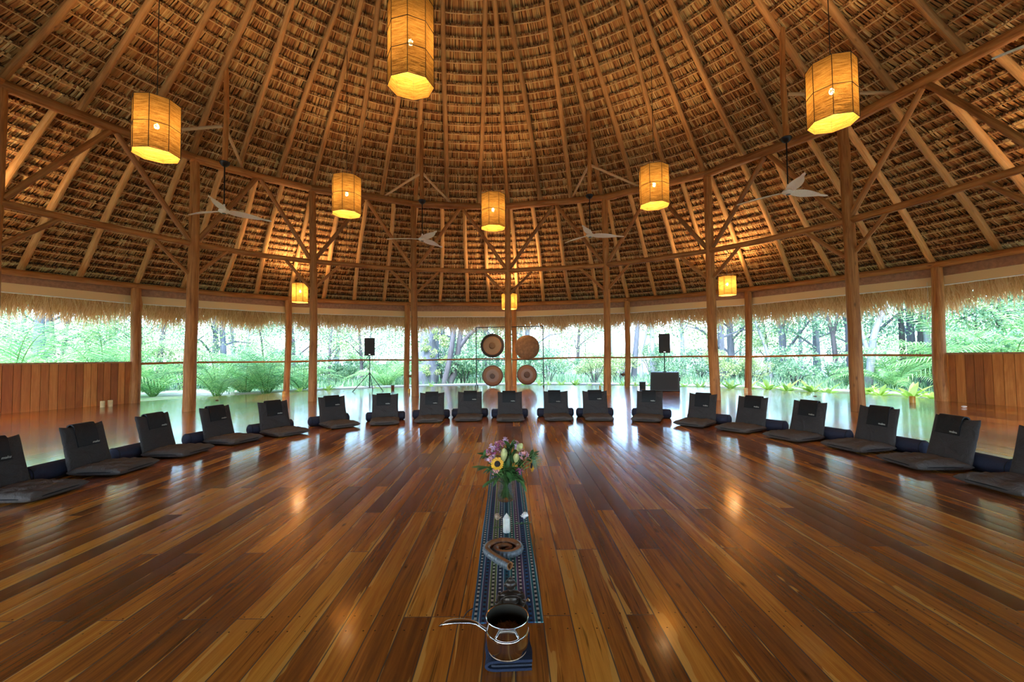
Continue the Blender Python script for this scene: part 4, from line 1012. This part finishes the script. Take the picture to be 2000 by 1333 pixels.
# coiled ribbed wooden tube
CC = Vector((-.050, 2.44, TOP)); cu_ = []
RT = .0225
for k in range(0, 130):
    s = k / 129; ang = R_(-450 + 640 * s); rad = .016 + .0495 * 640 * s / 360; cu_.append((rad * math.cos(ang), rad * math.sin(ang), RT * (.75 + .25 * s)))
# leave the spiral with a straight mouth piece
a_end = R_(-70 + 640); 
pts = [Vector(p) for p in cu_]
end = Vector((.028, -.205, RT)); st_ = pts[-1].copy()
for k in range(1, 26):
    s = k / 25; c1 = st_ + Vector((.004, -.045, 0)); q = st_ * (1 - s) ** 2 + c1 * 2 * s * (1 - s) + end * s * s; pts.append(q)
dn_ = [pts[0]]
for q in pts[1:]:
    while (q - dn_[-1]).length > .004: dn_.append(dn_[-1] + (q - dn_[-1]).normalized() * .004)
seg = 20; vs = []; fs = []; mi = []; L = len(dn_); ctr = Vector((0, 0, 0))
for i, p in enumerate(dn_):
    t_ = (dn_[min(i + 2, L - 1)] - dn_[max(i - 2, 0)]).normalized(); side = Vector((t_.y, -t_.x, 0)).normalized()
    if side.dot(p - Vector((0, .0, 0))) < 0: side = -side
    up = Vector((0, 0, 1)); rb = RT * (.62 + .38 * min(1, i / 70.0))
    for k in range(seg):
        w = 2 * PI * k / seg - PI / 2; outer = math.cos(w) > -.15 and math.sin(w) < .80
        rr_ = rb * ((1 + .11 * math.sin(i * 2 * PI / 4.2 + w * .9)) if outer else .93)
        vs.append(p + side * math.cos(w) * rr_ + up * math.sin(w) * rr_)
mb = MB()
for i in range(L - 1):
    for k in range(seg):
        w = 2 * PI * (k + .5) / seg - PI / 2; fs.append((i * seg + k, i * seg + (k + 1) % seg, (i + 1) * seg + (k + 1) % seg, (i + 1) * seg + k)); mi.append(1 if (math.cos(w) > -.15 and math.sin(w) < .80) else 0)
fs.append(tuple(range(seg))); mi.append(0)
# hollow mouth
b = len(vs); i = L - 1
for k in range(seg): vs.append(dn_[i] + (vs[i * seg + k] - dn_[i]) * .66)
for k in range(seg): vs.append(dn_[i] + (vs[i * seg + k] - dn_[i]) * .60 - (dn_[i] - dn_[i - 3]).normalized() * .05)
for k in range(seg):
    k2 = (k + 1) % seg; fs += [(i * seg + k, i * seg + k2, b + k2, b + k), (b + k, b + k2, b + seg + k2, b + seg + k)]; mi += [0, 0]
fs.append(tuple(b + seg + k for k in range(seg))); mi.append(0)
mb.v = vs; mb.f = fs; mb.m = mi
o = mb.build('coiled_horn', [M['coil_brown'], M['coil_grey']]); o.location = CC; tag(o, 'coiled brown wooden horn with grey ribbed outside lying on the runner', 'wooden horn')
# selenite tower
o = MB().lathe([(.0, 0), (.024, 0), (.024, .088), (.0, .118)], 6).build('crystal_tower', M['selenite'], smooth=False); o.location = (-.046, 2.72, TOP - .001); o.rotation_euler = (0, 0, .3); tag(o, 'white pointed crystal tower standing on the runner', 'crystal')
bv = o.modifiers.new('bevel', 'BEVEL'); bv.width = .0015; bv.segments = 2
# shells and a sprig
def shell(name, mat, c, s, rz, lab):
    mb = MB(); pts = []; rad = []
    for k in range(60):
        q = k / 59; a = q * 5 * PI; pts.append((s * .9 * q - s * .4, s * .34 * q * math.cos(a), s * .34 * q * math.sin(a))); rad.append(s * (.03 + .30 * q))
    mb.tube(pts, rad, 10); o = mb.build(name, mat); zz = min(v[2] for v in mb.v); o.location = (c[0], c[1], TOP - zz); o.rotation_euler = (0, 0, rz); tag(o, lab, 'shell', 'shells on the runner')
shell('sea_shell', M['shell_b'], (-.100, 2.915), .042, 2.6, 'small brown shell left of the white crystal tower')
shell('sea_shell', M['shell_w'], (.060, 2.93), .044, .2, 'white and brown shell right of the crystal tower')
sp_ = MB(); sp_.tube([(0, 0, .004), (.05, -.02, .008), (.10, -.03, .006)], .0018, 5)
for k in range(7):
    x = .012 + k * .014; s = -1 if k % 2 else 1; sp_.add([(x, -.01 - x * .2, .006), (x + .014, -.012 - x * .2 + s * .012, .012), (x + .028, -.012 - x * .2 + s * .018, .006), (x + .012, -.006 - x * .2 + s * .003, .007)], [(0, 1, 2, 3)])
for loc, rz, lab in (((-.135, 2.77, TOP), .5, 'green leaf sprig on the runner left of the crystal tower'), ((-.005, 2.84, TOP), .25, 'green leaf sprig on the runner right of the crystal tower')):
    o = sp_.build('leaf_sprig', M['f_leaf']); o.location = loc; o.rotation_euler = (0, 0, rz); tag(o, lab, 'sprig', 'sprigs on the runner')
o = MB().tube(bez(atz(904, 1216, .004), atz(906, 1196, .02), atz(924, 1189, .004), 14), .0022, 6).build('thin_cord', M['black']); tag(o, 'thin dark cord curling on the floor at the near left corner of the runner', 'cord')

# ------------------------------------------------------------------ vase and bouquet
VC = Vector((-.062, 3.32, TOP))
vz = tag(empty('glass_vase', VC), 'clear glass vase standing on the runner', 'vase')
MB().lathe([(.0, .0), (.060, .0), (.062, .004), (.060, .09), (.066, .18), (.063, .18), (.057, .09), (.058, .014), (.0, .014)], 40).build('glass_body', M['glass'], vz)
def leaf(mb, p, d, up, L, W, curl=.2, n=6):
    d = Vector(d).normalized(); up = Vector(up); side = d.cross(up)
    if side.length < 1e-4: side = d.orthogonal()
    side.normalize(); up = side.cross(d).normalized(); vs = []; p = Vector(p)
    for i in range(n + 1):
        s = i / n; w = W * math.sin(PI * min(.999, s * .92 + .06)) ** .8 if i < n else .0004; c = p + d * L * s - up * curl * L * s * s
        vs += [c - side * w / 2, c + up * (-.12 * w), c + side * w / 2]
    mb.add(vs, [(i * 3 + j, i * 3 + j + 1, i * 3 + j + 4, i * 3 + j + 3) for i in range(n) for j in range(2)])
def stem_for(root, tip, nm='stem', r=.003, mat=None):
    tip = Vector(tip); ba = Vector((-tip.x * .18 + random.uniform(-.02, .02), -tip.y * .18 + random.uniform(-.02, .02), .018)); ctl = Vector((tip.x * .05, tip.y * .05, .17))
    MB().tube(bez(ba, ctl, tip, 10), r, 6).build(nm, mat or M['stem'], root)
def px_tip(u, v, dy): # point above the runner seen at pixel (u,v), dy in front of the vase axis
    y = VC.y + dy; r = ray(u, v); t_ = y / r.y; q = Vector((0, 0, EYE)) + r * t_; return q - VC
def flower_root(name, lab, cat, grp): return tag(empty(name, VC), lab, cat, grp)
def sunflower(u, v, dy, face, lab, s=.044):
    r = flower_root('sunflower', lab, 'sunflower', 'sunflowers in the vase'); c = px_tip(u, v, dy); stem_for(r, c, r=.004); f = Vector(face).normalized(); q = f.to_track_quat('Z', 'Y'); mb = MB()
    for k in range(26):
        a = 2 * PI * k / 26 + random.uniform(-.08, .08); d = q @ Vector((math.cos(a), math.sin(a), random.uniform(.0, .3))); leaf(mb, c + d * s * .38, d, f, s * random.uniform(.58, .72), s * .26, -.1, 4)
    mb.build('petals', M['petal_y'], r); mb = MB(); vs0 = []
    mb.ellipsoid((0, 0, 0), (s * .48, s * .48, s * .2), 18, 8); mb.v = [tuple(q @ Vector(v_) + c + f * .002) for v_ in mb.v]; mb.build('seed_disc', M['disc'], r)
sunflower(971.5, 907, -.13, (-.12, -1, .45), 'sunflower facing the camera at the lower left of the bouquet', .050)
sunflower(1037, 910, -.03, (.95, -.35, .0), 'sunflower turned sideways at the right of the bouquet', .048)
def cluster(u, v, dy, mats, lab, n=16, s=.042):
    r = flower_root('blossom_cluster', lab, 'flower', 'blossoms in the vase'); c = px_tip(u, v, dy); stem_for(r, c); mbs = [MB() for _ in mats]
    for k in range(n):
        d = Vector((random.gauss(0, 1), random.gauss(0, 1), random.gauss(.2, .8))).normalized(); fc = c + d * s * random.uniform(.4, 1.0); mb = mbs[k % len(mats)]
        for j in range(5):
            a = 2 * PI * j / 5; e = d.to_track_quat('Z', 'Y') @ Vector((math.cos(a), math.sin(a), .7)); leaf(mb, fc, e, d, random.uniform(.015, .022), .009, .25, 3)
    for mb, mt in zip(mbs, mats): mb.build('petals', mt, r)
cluster(963, 880, -.05, [M['petal_p'], M['petal_l']], 'magenta blossom cluster at the upper left of the bouquet', 26, .05)
cluster(977, 870, .03, [M['petal_p'], M['petal_k']], 'crimson and pink blossom cluster at the top left of the bouquet', 24, .045)
cluster(957, 896, -.06, [M['petal_l'], M['petal_k']], 'lilac pink blossoms above the left sunflower', 18, .04)
cluster(1005, 872, .02, [M['petal_l']], 'pale lilac blossoms at the top right of the bouquet', 18, .04)
cluster(1022, 890, -.04, [M['petal_k'], M['petal_l']], 'soft pink blossoms above the right sunflower', 20, .042)
cluster(967, 922, -.08, [M['petal_k']], 'dull pink blossoms below the left sunflower', 10, .028)
cluster(1012, 922, -.06, [M['petal_p']], 'dark purple blossoms low at the right of the bouquet', 14, .03)
cluster(986, 862, .05, [M['petal_l']], 'whitish pink blossom at the very top of the bouquet', 9, .025)
def lily(u, v, dy, L, W, d, lab):
    r = flower_root('lily_bud', lab, 'lily bud', 'lily buds in the vase'); c = px_tip(u, v, dy); d = Vector(d).normalized(); q = d.to_track_quat('Z', 'Y'); stem_for(r, c - d * L * .5)
    mb = MB(); mb.lathe([(.0, -L / 2), (W * .25, -L * .42), (W * .46, -L * .1), (W * .5, L * .1), (W * .34, L * .34), (.0, L / 2)], 12); mb.v = [tuple(q @ Vector((x * (1 + .12 * math.cos(3 * math.atan2(y, x))), y * (1 + .12 * math.cos(3 * math.atan2(y, x))), z)) + c) for x, y, z in mb.v]; mb.build('bud', M['lily'], r)
lily(984, 889, -.12, .115, .050, (.08, -.3, 1), 'tall cream lily bud in the middle of the bouquet')
lily(1008, 895, -.12, .075, .046, (.1, -.35, 1), 'short cream lily bud right of the middle of the bouquet')
lily(1015.5, 874, .0, .075, .05, (.5, -.3, 1), 'pale yellow lily bud at the top right of the bouquet')
def greens(u, v, dy, n, L, W, spread, lab, dirn):
    r = flower_root('leafy_stem', lab, 'leaves', 'leafy stems in the vase'); c = px_tip(u, v, dy); stem_for(r, c, r=.0025); mb = MB(); dn = Vector(dirn).normalized()
    for k in range(n):
        s = k / max(1, n - 1); base = c - dn * L * 1.1 * s; d = (dn + Vector((random.gauss(0, 1), random.gauss(0, .6), random.gauss(0, 1))) * spread).normalized(); leaf(mb, base, d, (0, -.3, 1), L * random.uniform(.8, 1.15), W, .25, 6)
    mb.build('leaves', M['f_leaf'], r)
greens(944, 889, .0, 12, .05, .022, .7, 'dark green leaf tuft at the far left of the bouquet', (-1, -.1, .3))
greens(948, 913, -.03, 9, .10, .028, .4, 'broad reddish green leaves left of the sunflower', (-1, -.2, .0))
greens(962, 940, -.07, 7, .09, .028, .35, 'drooping leaves over the left side of the vase', (-.8, -.4, -.5))
greens(1015, 938, -.07, 7, .09, .028, .35, 'drooping leaves over the right side of the vase', (.6, -.4, -.6))
greens(997, 873, .0, 14, .08, .036, .7, 'upright green leaves at the top middle of the bouquet', (.05, -.1, 1))
greens(985, 890, .01, 26, .07, .026, 1.0, 'dark leaves filling the left heart of the bouquet', (.0, -.3, .6))
greens(1014, 895, .01, 26, .07, .026, 1.0, 'dark leaves filling the right heart of the bouquet', (.0, -.3, .6))
greens(990, 915, -.07, 34, .085, .030, .95, 'dense dark green leaves at the heart of the bouquet', (.0, -.6, .5))
greens(1003, 925, -.07, 26, .085, .028, .9, 'dark green leaves below the lily buds', (.2, -.6, .2))
greens(1040, 888, -.02, 10, .055, .025, .6, 'small rounded leaves at the right of the bouquet', (.7, -.1, .6))
greens(984, 962, .0, 9, .055, .016, .22, 'leaves pressed inside the glass vase', (.0, -.1, .8))
r = flower_root('fan_palm_leaf', 'spiky fan of narrow palm leaflets at the right of the bouquet', 'leaves', None); c = px_tip(1036, 902, -.02); stem_for(r, c); mb = MB()
for k in range(11):
    a = R_(-52 + k * 12); leaf(mb, c, (math.cos(a), -.15, math.sin(a)), (0, -1, .1), .10 * (1 - abs(k - 6) * .03), .006, .06, 6)
mb.build('leaflets', M['f_leaf'], r)

# ------------------------------------------------------------------ outside: stones, plants, palms, trees
stv = []
for i in range(3):
    mb = MB(); mb.ellipsoid((0, 0, 0), (.11, .08, .055), 9, 6); mb.v = [(x * (1 + .15 * math.sin(9 * y + i)), y * (1 + .2 * math.sin(13 * x + i)), z) for x, y, z in mb.v]; stv.append(mb.build('edging_stone', M['stone']))
for i in range(46):
    o = stv[i] if i < 3 else stv[i % 3].copy()
    if i >= 3: COL.objects.link(o)
    a = -66 + i * .62; o.location = ring(a, 12.25 + random.gauss(0, .07), -.10); o.rotation_euler = (0, 0, random.uniform(0, 6)); s = random.uniform(.7, 1.3); o.scale = (s, s, s)
    tag(o, 'white edging stone on the gravel outside the left open side', 'stone', 'white edging stones')
def leaf_cloud(pts, size, aspect=1.6, droop=.3):
    """pts (N,3) -> one bent two-quad leaf at each point"""
    N = len(pts); d = rng.normal(0, 1, (N, 3)); d[:, 2] -= droop; d /= np.linalg.norm(d, axis=1)[:, None]
    u_ = rng.normal(0, 1, (N, 3)); sd = np.cross(d, u_); sd /= np.linalg.norm(sd, axis=1)[:, None]
    L = (size * rng.uniform(.6, 1.3, N))[:, None]; W_ = L / aspect / 2; nr = np.cross(d, sd)
    P = np.stack([pts, pts + d * L * .45 + sd * W_ + nr * L * .06, pts + d * L * .5 - nr * L * .04, pts + d * L * .45 - sd * W_ + nr * L * .06, pts + d * L - nr * L * .12], 1).reshape(-1, 3)
    i0 = np.arange(N)[:, None] * 5
    Q = np.concatenate([i0 + np.array([0, 1, 4, 2]), i0 + np.array([0, 2, 4, 3])], 1).reshape(-1, 4)
    return P, Q, np.repeat(rng.uniform(0, 1, N), 2)
def blobs(cs, rs, n):
    out = []
    tot = sum(r ** 2 for r in rs)
    for c, r in zip(cs, rs):
        k = int(n * r * r / tot); v = rng.normal(0, 1, (k, 3)); v /= np.linalg.norm(v, axis=1)[:, None]; out.append(np.array(c) + v * (r * rng.uniform(.45, 1.0, (k, 1)) ** .6) * np.array([1, 1, .75]))
    return np.concatenate(out)
def make_tree(H, trunk_r, lean, nb, nleaf, lsize, lmat, bmat, seed, low=.25, name='forest_tree'):
    rn = random.Random(seed); r = empty(name); mb = MB(); pts = []; x = y = 0
    for i in range(9):
        s = i / 8; pts.append(Vector((lean[0] * s * s * H + .12 * math.sin(s * 5 + seed) * s, lean[1] * s * s * H + .12 * math.cos(s * 4 + seed) * s, -.3 + (H + .3) * s)))
    mb.tube(pts, [trunk_r * (1.25 if i == 0 else 1 - .8 * i / 8) for i in range(9)], 8); cs = []; rs = []
    for b in range(nb):
        s = low + (1 - low) * (b + .5) / nb; i = min(7, int(s * 8)); p = pts[i].lerp(pts[i + 1], s * 8 - i); a = rn.uniform(0, 2 * PI); L = H * rn.uniform(.16, .30) * (1.25 - .6 * s)
        e = p + Vector((math.cos(a) * L, math.sin(a) * L, L * rn.uniform(.15, .8))); mid = (p + e) / 2 + Vector((0, 0, L * .12)); mb.tube([p, mid, e], [trunk_r * .38 * (1.1 - s), trunk_r * .25 * (1.1 - s), trunk_r * .08], 5)
        cs.append(e); rs.append(L * rn.uniform(.45, .75)); cs.append(mid); rs.append(L * .35)
    cs.append(pts[-1]); rs.append(H * .13)
    mb.build('trunk', bmat, r)
    P, Q, q = leaf_cloud(blobs([tuple(c) for c in cs], rs, int(nleaf * 1.9)), lsize * .62); np_mesh('foliage', P, Q, lmat, q, r); return r
trees = [make_tree(8.5, .15, (.06, .0), 15, 4200, .17, M['leaf_cool'], M['bark_blue'], 1, .12), make_tree(7.0, .10, (-.08, .04), 13, 3800, .15, M['leaf_cool'], M['bark_brown'], 2, .08),
         make_tree(9.5, .17, (.02, .05), 17, 4400, .18, M['leaf_warm'], M['bark_blue'], 3, .15), make_tree(6.0, .07, (.14, .0), 12, 3200, .13, M['leaf_warm'], M['bark_brown'], 4, .05), make_tree(8.0, .12, (-.12, .02), 11, 2600, .16, M['leaf_cool'], M['bark_white'], 5, .28)]
TL = ['leafy cool green tree with a grey trunk in the forest outside', 'slender cool green tree with a brown trunk in the forest outside', 'tall yellow green tree with a grey trunk in the forest outside', 'thin leaning yellow green tree in the forest outside', 'sparse tree with a white trunk in the forest outside']
for t_ in trees: note(t_)
cnt = [0] * 5; rt = random.Random(21)
for ringR, na, jit in ((18.6, 26, 1.2), (21, 24, 1.5), (25.5, 28, 1.8), (31, 30, 2.2)):
    for i in range(na):
        az = -88 + 180 * (i + .5) / na + rt.uniform(-2.5, 2.5); R = ringR + rt.uniform(-jit, jit)
        if (-27 < az < -10 or 13 < az < 34) and rt.random() < .55: continue
        if ringR < 20 and ((-70 < az < -50 and R < 18.2) or rt.random() < .22): continue
        k = rt.randrange(5); o = trees[k] if cnt[k] == 0 else copy_tree(trees[k]); cnt[k] += 1
        o.location = ring(az, R, -.15 + max(0, (R - 30) * .03)); o.rotation_euler = (0, 0, rt.uniform(0, 6.28)); s = rt.uniform(.8, 1.25); o.scale = (s, s, s); tag(o, TL[k], 'tree', 'forest trees, kind ' + 'one two three four five'.split()[k])
for i in range(22):       # trees behind the camera, closing the ring of forest
    az = 100 + 160 * (i + .5) / 22 + rt.uniform(-2, 2); k = rt.randrange(5); o = copy_tree(trees[k]); o.location = ring(az, rt.uniform(17.8, 20.5), -.15); o.rotation_euler = (0, 0, rt.uniform(0, 6.28)); s = rt.uniform(1.0, 1.3); o.scale = (s, s, s)
    tag(o, TL[k], 'tree', 'forest trees, kind ' + 'one two three four five'.split()[k])
# shrubs
shrubs = []
for sd, (mt, sz) in enumerate(((M['leaf_cool'], .12), (M['leaf_warm'], .11), (M['leaf_cool'], .16))):
    r = empty('forest_shrub'); mb = MB(); cs = []; rs = []
    for b in range(9):
        a = 2 * PI * b / 9; e = Vector((math.cos(a) * rt.uniform(.3, .8), math.sin(a) * rt.uniform(.3, .8), rt.uniform(.5, 1.5))); mb.tube([(0, 0, -.2), e * .5 + Vector((0, 0, .1)), e], [.025, .018, .008], 5); cs.append(tuple(e)); rs.append(rt.uniform(.3, .5))
    mb.build('stems', M['bark_brown'], r); P, Q, q = leaf_cloud(blobs(cs, rs, 2600), sz * .7); np_mesh('foliage', P, Q, mt, q, r); shrubs.append(note(r))
cnt = [0] * 3
for i in range(66):
    az = -86 + 174 * (i + .5) / 66 + rt.uniform(-1, 1); R = rt.choice((16.2, 17.5, 19.5, 22)) + rt.uniform(-.8, .8)
    if -72 < az < -44: R = max(R, 20)
    k = rt.randrange(3); o = shrubs[k] if cnt[k] == 0 else copy_tree(shrubs[k]); cnt[k] += 1
    o.location = ring(az, R, -.15); o.rotation_euler = (0, 0, rt.uniform(0, 6.28)); s = rt.uniform(.7, 1.2); o.scale = (s, s, s * rt.uniform(.8, 1.1)); tag(o, ('cool green undergrowth shrub under the forest trees', 'yellow green undergrowth shrub under the forest trees', 'broad-leaved undergrowth shrub under the forest trees')[k], 'shrub', 'undergrowth shrubs, kind ' + 'one two three'.split()[k])
# distinctive trunks
def px_at(u, v, dist):
    r = ray(u, v); n_ = math.hypot(r.x, r.y); return Vector((r.x / n_ * dist, r.y / n_ * dist, EYE + r.z / n_ * dist))
def trunk_tree(pix, dist, r0_, mat, lab, leaf_m=None, nleaf=0, name='tree_trunk', forks=()):
    dist += 3.0; r0_ *= 1.15
    p = [px_at(u, v, dist) for u, v in pix]; base = Vector((p[0].x, p[0].y, -.3)); root = tag(empty(name, (p[0].x, p[0].y, -.15)), lab, 'tree')
    up = (p[-1] - p[-2]).normalized(); P = [base] + p + [p[-1] + up * 3.5]; loc = [q - root.location for q in P]; fine = []
    for i in range(len(loc) - 1):
        for s in range(5): fine.append(loc[i].lerp(loc[i + 1], s / 5))
    fine.append(loc[-1]); n_ = len(fine); sm = fine[:1] + [(fine[i - 1] + fine[i] + fine[i + 1]) / 3 for i in range(1, n_ - 1)] + fine[-1:]
    mb = MB(); mb.tube(sm, [r0_ * (1.25 if i < 2 else 1) * (1 - .55 * i / n_) * (1 + .05 * math.sin(i * 2.1)) for i in range(n_)], 12)
    for fk in forks:
        q = [px_at(u, v, dist) - root.location for u, v in fk]; q.append(q[-1] + (q[-1] - q[-2]).normalized() * 2.5); mb.tube(q, [r0_ * .6 * (1 - .5 * i / len(q)) for i in range(len(q))], 8)
    mb.build('trunk', mat, root)
    if leaf_m:
        top = sm[-1]; cs = [tuple(top + Vector((random.gauss(0, 1.0), random.gauss(0, .6), random.gauss(.2, .9)))) for _ in range(9)]
        P_, Q_, q_ = leaf_cloud(blobs(cs, [random.uniform(.6, 1.1) for _ in cs], int(nleaf * 1.8)), .11); np_mesh('foliage', P_, Q_, leaf_m, q_, root)
    return root
big = trunk_tree([(833, 752), (838, 690), (841, 640)], 18.0, .58, M['bark_blue'], 'massive grey tree trunk draped with vines left of the gongs', M['leaf_warm'], 2600)
cs = []
for k in range(34): cs.append(tuple(px_at(random.choice((826, 834, 846, 862, 872)) + random.gauss(0, 5), random.uniform(625, 745), 20.3 + random.uniform(-.3, .3)) - big.location))
P_, Q_, q_ = leaf_cloud(blobs(cs, [.16] * len(cs), 2200), .10, 2.2, 1.2); np_mesh('vine_leaves', P_, Q_, M['leaf_warm'], q_, big)
trunk_tree([(866, 754), (876, 715), (884, 665), (889, 625)], 17.0, .14, M['bark_brown'], 'dark leaning trunk left of the gongs, the left of a pair', M['leaf_warm'], 1200)
trunk_tree([(876, 754), (889, 725), (896, 680), (902, 630)], 17.2, .16, M['bark_brown'], 'dark leaning trunk left of the gongs, the right of a pair', M['leaf_cool'], 1200, forks=[[(896, 680), (915, 655), (935, 640)]])
trunk_tree([(80, 706), (76, 660), (78, 620)], 17.5, .17, M['bark_blue'], 'thick grey trunk above the left plank wall', M['leaf_cool'], 2400)
trunk_tree([(308, 748), (312, 700), (320, 640)], 20, .12, M['bark_brown'], 'dark trunk seen between the first two posts at left', M['leaf_cool'], 1600)
trunk_tree([(437, 705), (434, 640), (432, 600)], 21, .13, M['bark_blue'], 'grey trunk right of the leftmost inner post', M['leaf_cool'], 1600)
trunk_tree([(1237, 748), (1241, 690), (1246, 630)], 18.5, .15, M['bark_blue'], 'mottled blue grey trunk beside the socket post', M['leaf_cool'], 1800)
trunk_tree([(1276, 748), (1275, 690), (1272, 625)], 20.5, .16, M['bark_white'], 'pale twin trunk behind the right speaker', M['leaf_warm'], 1800, forks=[[(1254, 740), (1250, 690), (1262, 655)]])
trunk_tree([(1694, 770), (1702, 700), (1706, 655), (1726, 605)], 17, .13, M['bark_white'], 'white forked trunk right of the thick right post', M['leaf_cool'], 1500, forks=[[(1703, 700), (1693, 680), (1686, 660)]])
trunk_tree([(1634, 765), (1632, 700), (1626, 650), (1612, 610)], 19, .10, M['bark_brown'], 'dark forked trunk left of the thick right post', M['leaf_cool'], 1500, forks=[[(1627, 655), (1636, 620), (1640, 595)]])
trunk_tree([(1765, 745), (1762, 660), (1757, 600)], 19.5, .11, M['bark_brown'], 'straight dark trunk between the thick right post and the plank wall', M['leaf_cool'], 1800)
trunk_tree([(1796, 750), (1797, 680), (1800, 610)], 20.5, .13, M['bark_brown'], 'straight trunk just left of the right outer post', M['leaf_warm'], 1800)
trunk_tree([(1510, 760), (1500, 690), (1480, 640)], 20, .09, M['bark_white'], 'leaning pale trunk left of centre in the right opening', M['leaf_cool'], 1500)
# palms
def make_palm(nf, L, seed, name='areca_palm'):
    rn = random.Random(seed); root = empty(name)
    MB().tube([(0, 0, -.2), (.02, 0, .1), (0, .02, .25)], [.10, .08, .04], 8).build('stem', M['stem'], root)
    for f in range(nf):
        a = 2 * PI * f / nf + rn.uniform(-.3, .3); el = R_(rn.uniform(50, 86)); l = L * rn.uniform(.65, 1.15); pts = []; d = Vector((math.cos(a) * math.cos(el), math.sin(a) * math.cos(el), math.sin(el))); p = Vector((math.cos(a) * .1, math.sin(a) * .1, .02))
        n_ = 16
        for i in range(n_ + 1):
            pts.append(p.copy()); p += d * l / n_; d = (d + Vector((math.cos(a) * .03, math.sin(a) * .03, -.105))).normalized()
        V = []; Q = []; r_ = []
        for i in range(2, n_ * 2):
            s = i / (n_ * 2); c = pts[i // 2].lerp(pts[min(n_, i // 2 + 1)], (i % 2) / 2); t_ = (pts[min(n_, i // 2 + 1)] - pts[i // 2]).normalized(); side = t_.cross(Vector((0, 0, 1))).normalized()
            ll = l * .23 * math.sin(PI * (s * .85 + .12)) ** .7
            for sg in (-1, 1):
                e = (side * sg * .85 + t_ * .62 + Vector((0, 0, .10))).normalized(); w = t_ * .011; m_ = c + e * ll * .55 ; q = c + e * ll - Vector((0, 0, ll * .28)); b = len(V)
                V += [tuple(c - w), tuple(c + w), tuple(m_ + w * 1.2), tuple(m_ - w * 1.2), tuple(q + w * .2), tuple(q - w * .2)]; Q += [(b, b + 1, b + 2, b + 3), (b + 3, b + 2, b + 4, b + 5)]; v_ = rn.random(); r_ += [v_, v_]
        fr_ = np_mesh('frond', V, Q, M['leaf_palm'], r_, root)
        MB().tube(pts, [.014 * (1 - .8 * i / n_) for i in range(n_ + 1)], 5).build('rachis', M['stem'], fr_)
    return root
palms = [note(make_palm(17, 3.0, 3)), note(make_palm(20, 2.5, 8))]
used = [0, 0]
for u, dist, k, lab, s in ((20, 14.5, 0, 'arching green palm over the left end of the left plank wall', 1.0), (110, 15.2, 1, 'arching green palm behind the middle of the left plank wall', 1.05), (205, 15.0, 0, 'arching green palm behind the right end of the left plank wall', .85), (300, 18.5, 1, 'low palm beyond the gravel right of the left plank wall', .9),
                        (425, 16.5, 0, 'feathery palm right of the leftmost inner post', .85), (480, 17.2, 1, 'bushy palm clump in the second opening, the left one', 1.0), (520, 16.6, 0, 'bushy palm clump in the second opening, the right one', .85), (590, 17.5, 1, 'palm between the second pair of posts', .85), (755, 18.5, 1, 'yellowish palm left of the third outer post', .9),
                        (1745, 18.5, 1, 'palm undergrowth right of the thick right post', .9), (1900, 15.5, 0, 'arching green palm behind the left part of the right plank wall', 1.0), (1975, 15.0, 1, 'arching green palm at the far right over the plank wall', 1.15), (2060, 14.5, 0, 'arching palm beyond the right edge', 1.0)):
    o = palms[k] if used[k] == 0 else copy_tree(palms[k]); used[k] += 1
    p = px_at(u, 700, dist * 1.05 if 250 < u < 1800 else dist * 1.27); o.location = (p.x, p.y, -.15); o.rotation_euler = (0, 0, random.uniform(0, 6.28)); s *= 1.0 if 250 < u < 1800 else 1.28; o.scale = (s, s, s); tag(o, lab, 'palm', 'palms outside')
# lime-green rosettes along the right edge and grassy tufts
ros = []
for sd in range(2):
    r = empty('broadleaf_plant'); mb = MB()
    for k in range(14):
        a = k * 2.4; e = R_(random.uniform(25, 75)); leaf(mb, (0, 0, .02), (math.cos(a) * math.cos(e), math.sin(a) * math.cos(e), math.sin(e)), (0, 0, 1), random.uniform(.22, .36), .075, .35, 5)
    V_ = np.array(mb.v); Q_ = np.array(mb.f); np_mesh('leaves', V_, Q_, M['leaf_lime'], np.repeat(rng.uniform(0, 1, 14), 10), r); MB().tube([(0, 0, -.05), (0, 0, .08)], .02, 6).build('stem', M['stem'], r); ros.append(note(r))
for i, az in enumerate(list(np.arange(2, 66, 2.5)) + [-34, -30, -22, -12, 68, 72]):
    o = ros[i] if i < 2 else copy_tree(ros[i % 2]); s = rt.uniform(.9, 1.5) * (.9 if az < 30 else 1.25); o.location = ring(az + rt.uniform(-.6, .6), 12.7 + rt.uniform(-.25, .35), -.15); o.rotation_euler = (0, 0, rt.uniform(0, 6)); o.scale = (s, s, s)
    tag(o, 'lime green broad-leaved plant bordering the deck outside', 'plant', 'lime plants along the deck')
# low ground cover
nG = 26000; a = rng.uniform(-88, 92, nG); R = 13.0 + rng.uniform(0, 1, nG) ** .8 * 9; keep = ~((a > -70) & (a < -42) & (R < 19)) & ~((R > 13.2) & (R < 14.5) & (a > -42)); a = a[keep]; R = R[keep]; N = len(a); ar = np.radians(a)
bp = np.stack([X0 + R * np.sin(ar), Y0 + R * np.cos(ar), np.full(N, -.22)], -1); h_ = rng.uniform(.12, .42, N) * np.clip((R - 12.5) / 3, .3, 1); th_ = rng.uniform(0, 2 * PI, N); w = rng.uniform(.012, .03, N)
sd = np.stack([np.cos(th_), np.sin(th_), np.zeros(N)], -1) * w[:, None]; ln = rng.normal(0, .25, (N, 3)) * h_[:, None]; ln[:, 2] = h_
P = np.stack([bp - sd, bp + sd, bp + ln + sd * .3, bp + ln - sd * .3], 1).reshape(-1, 3); gr = np_mesh('ground_cover', P, np.arange(N * 4).reshape(-1, 4), M['leaf_cool'], rng.uniform(0, 1, N)); tag(gr, 'low grassy ground cover outside the deck', 'grass', kind='stuff')
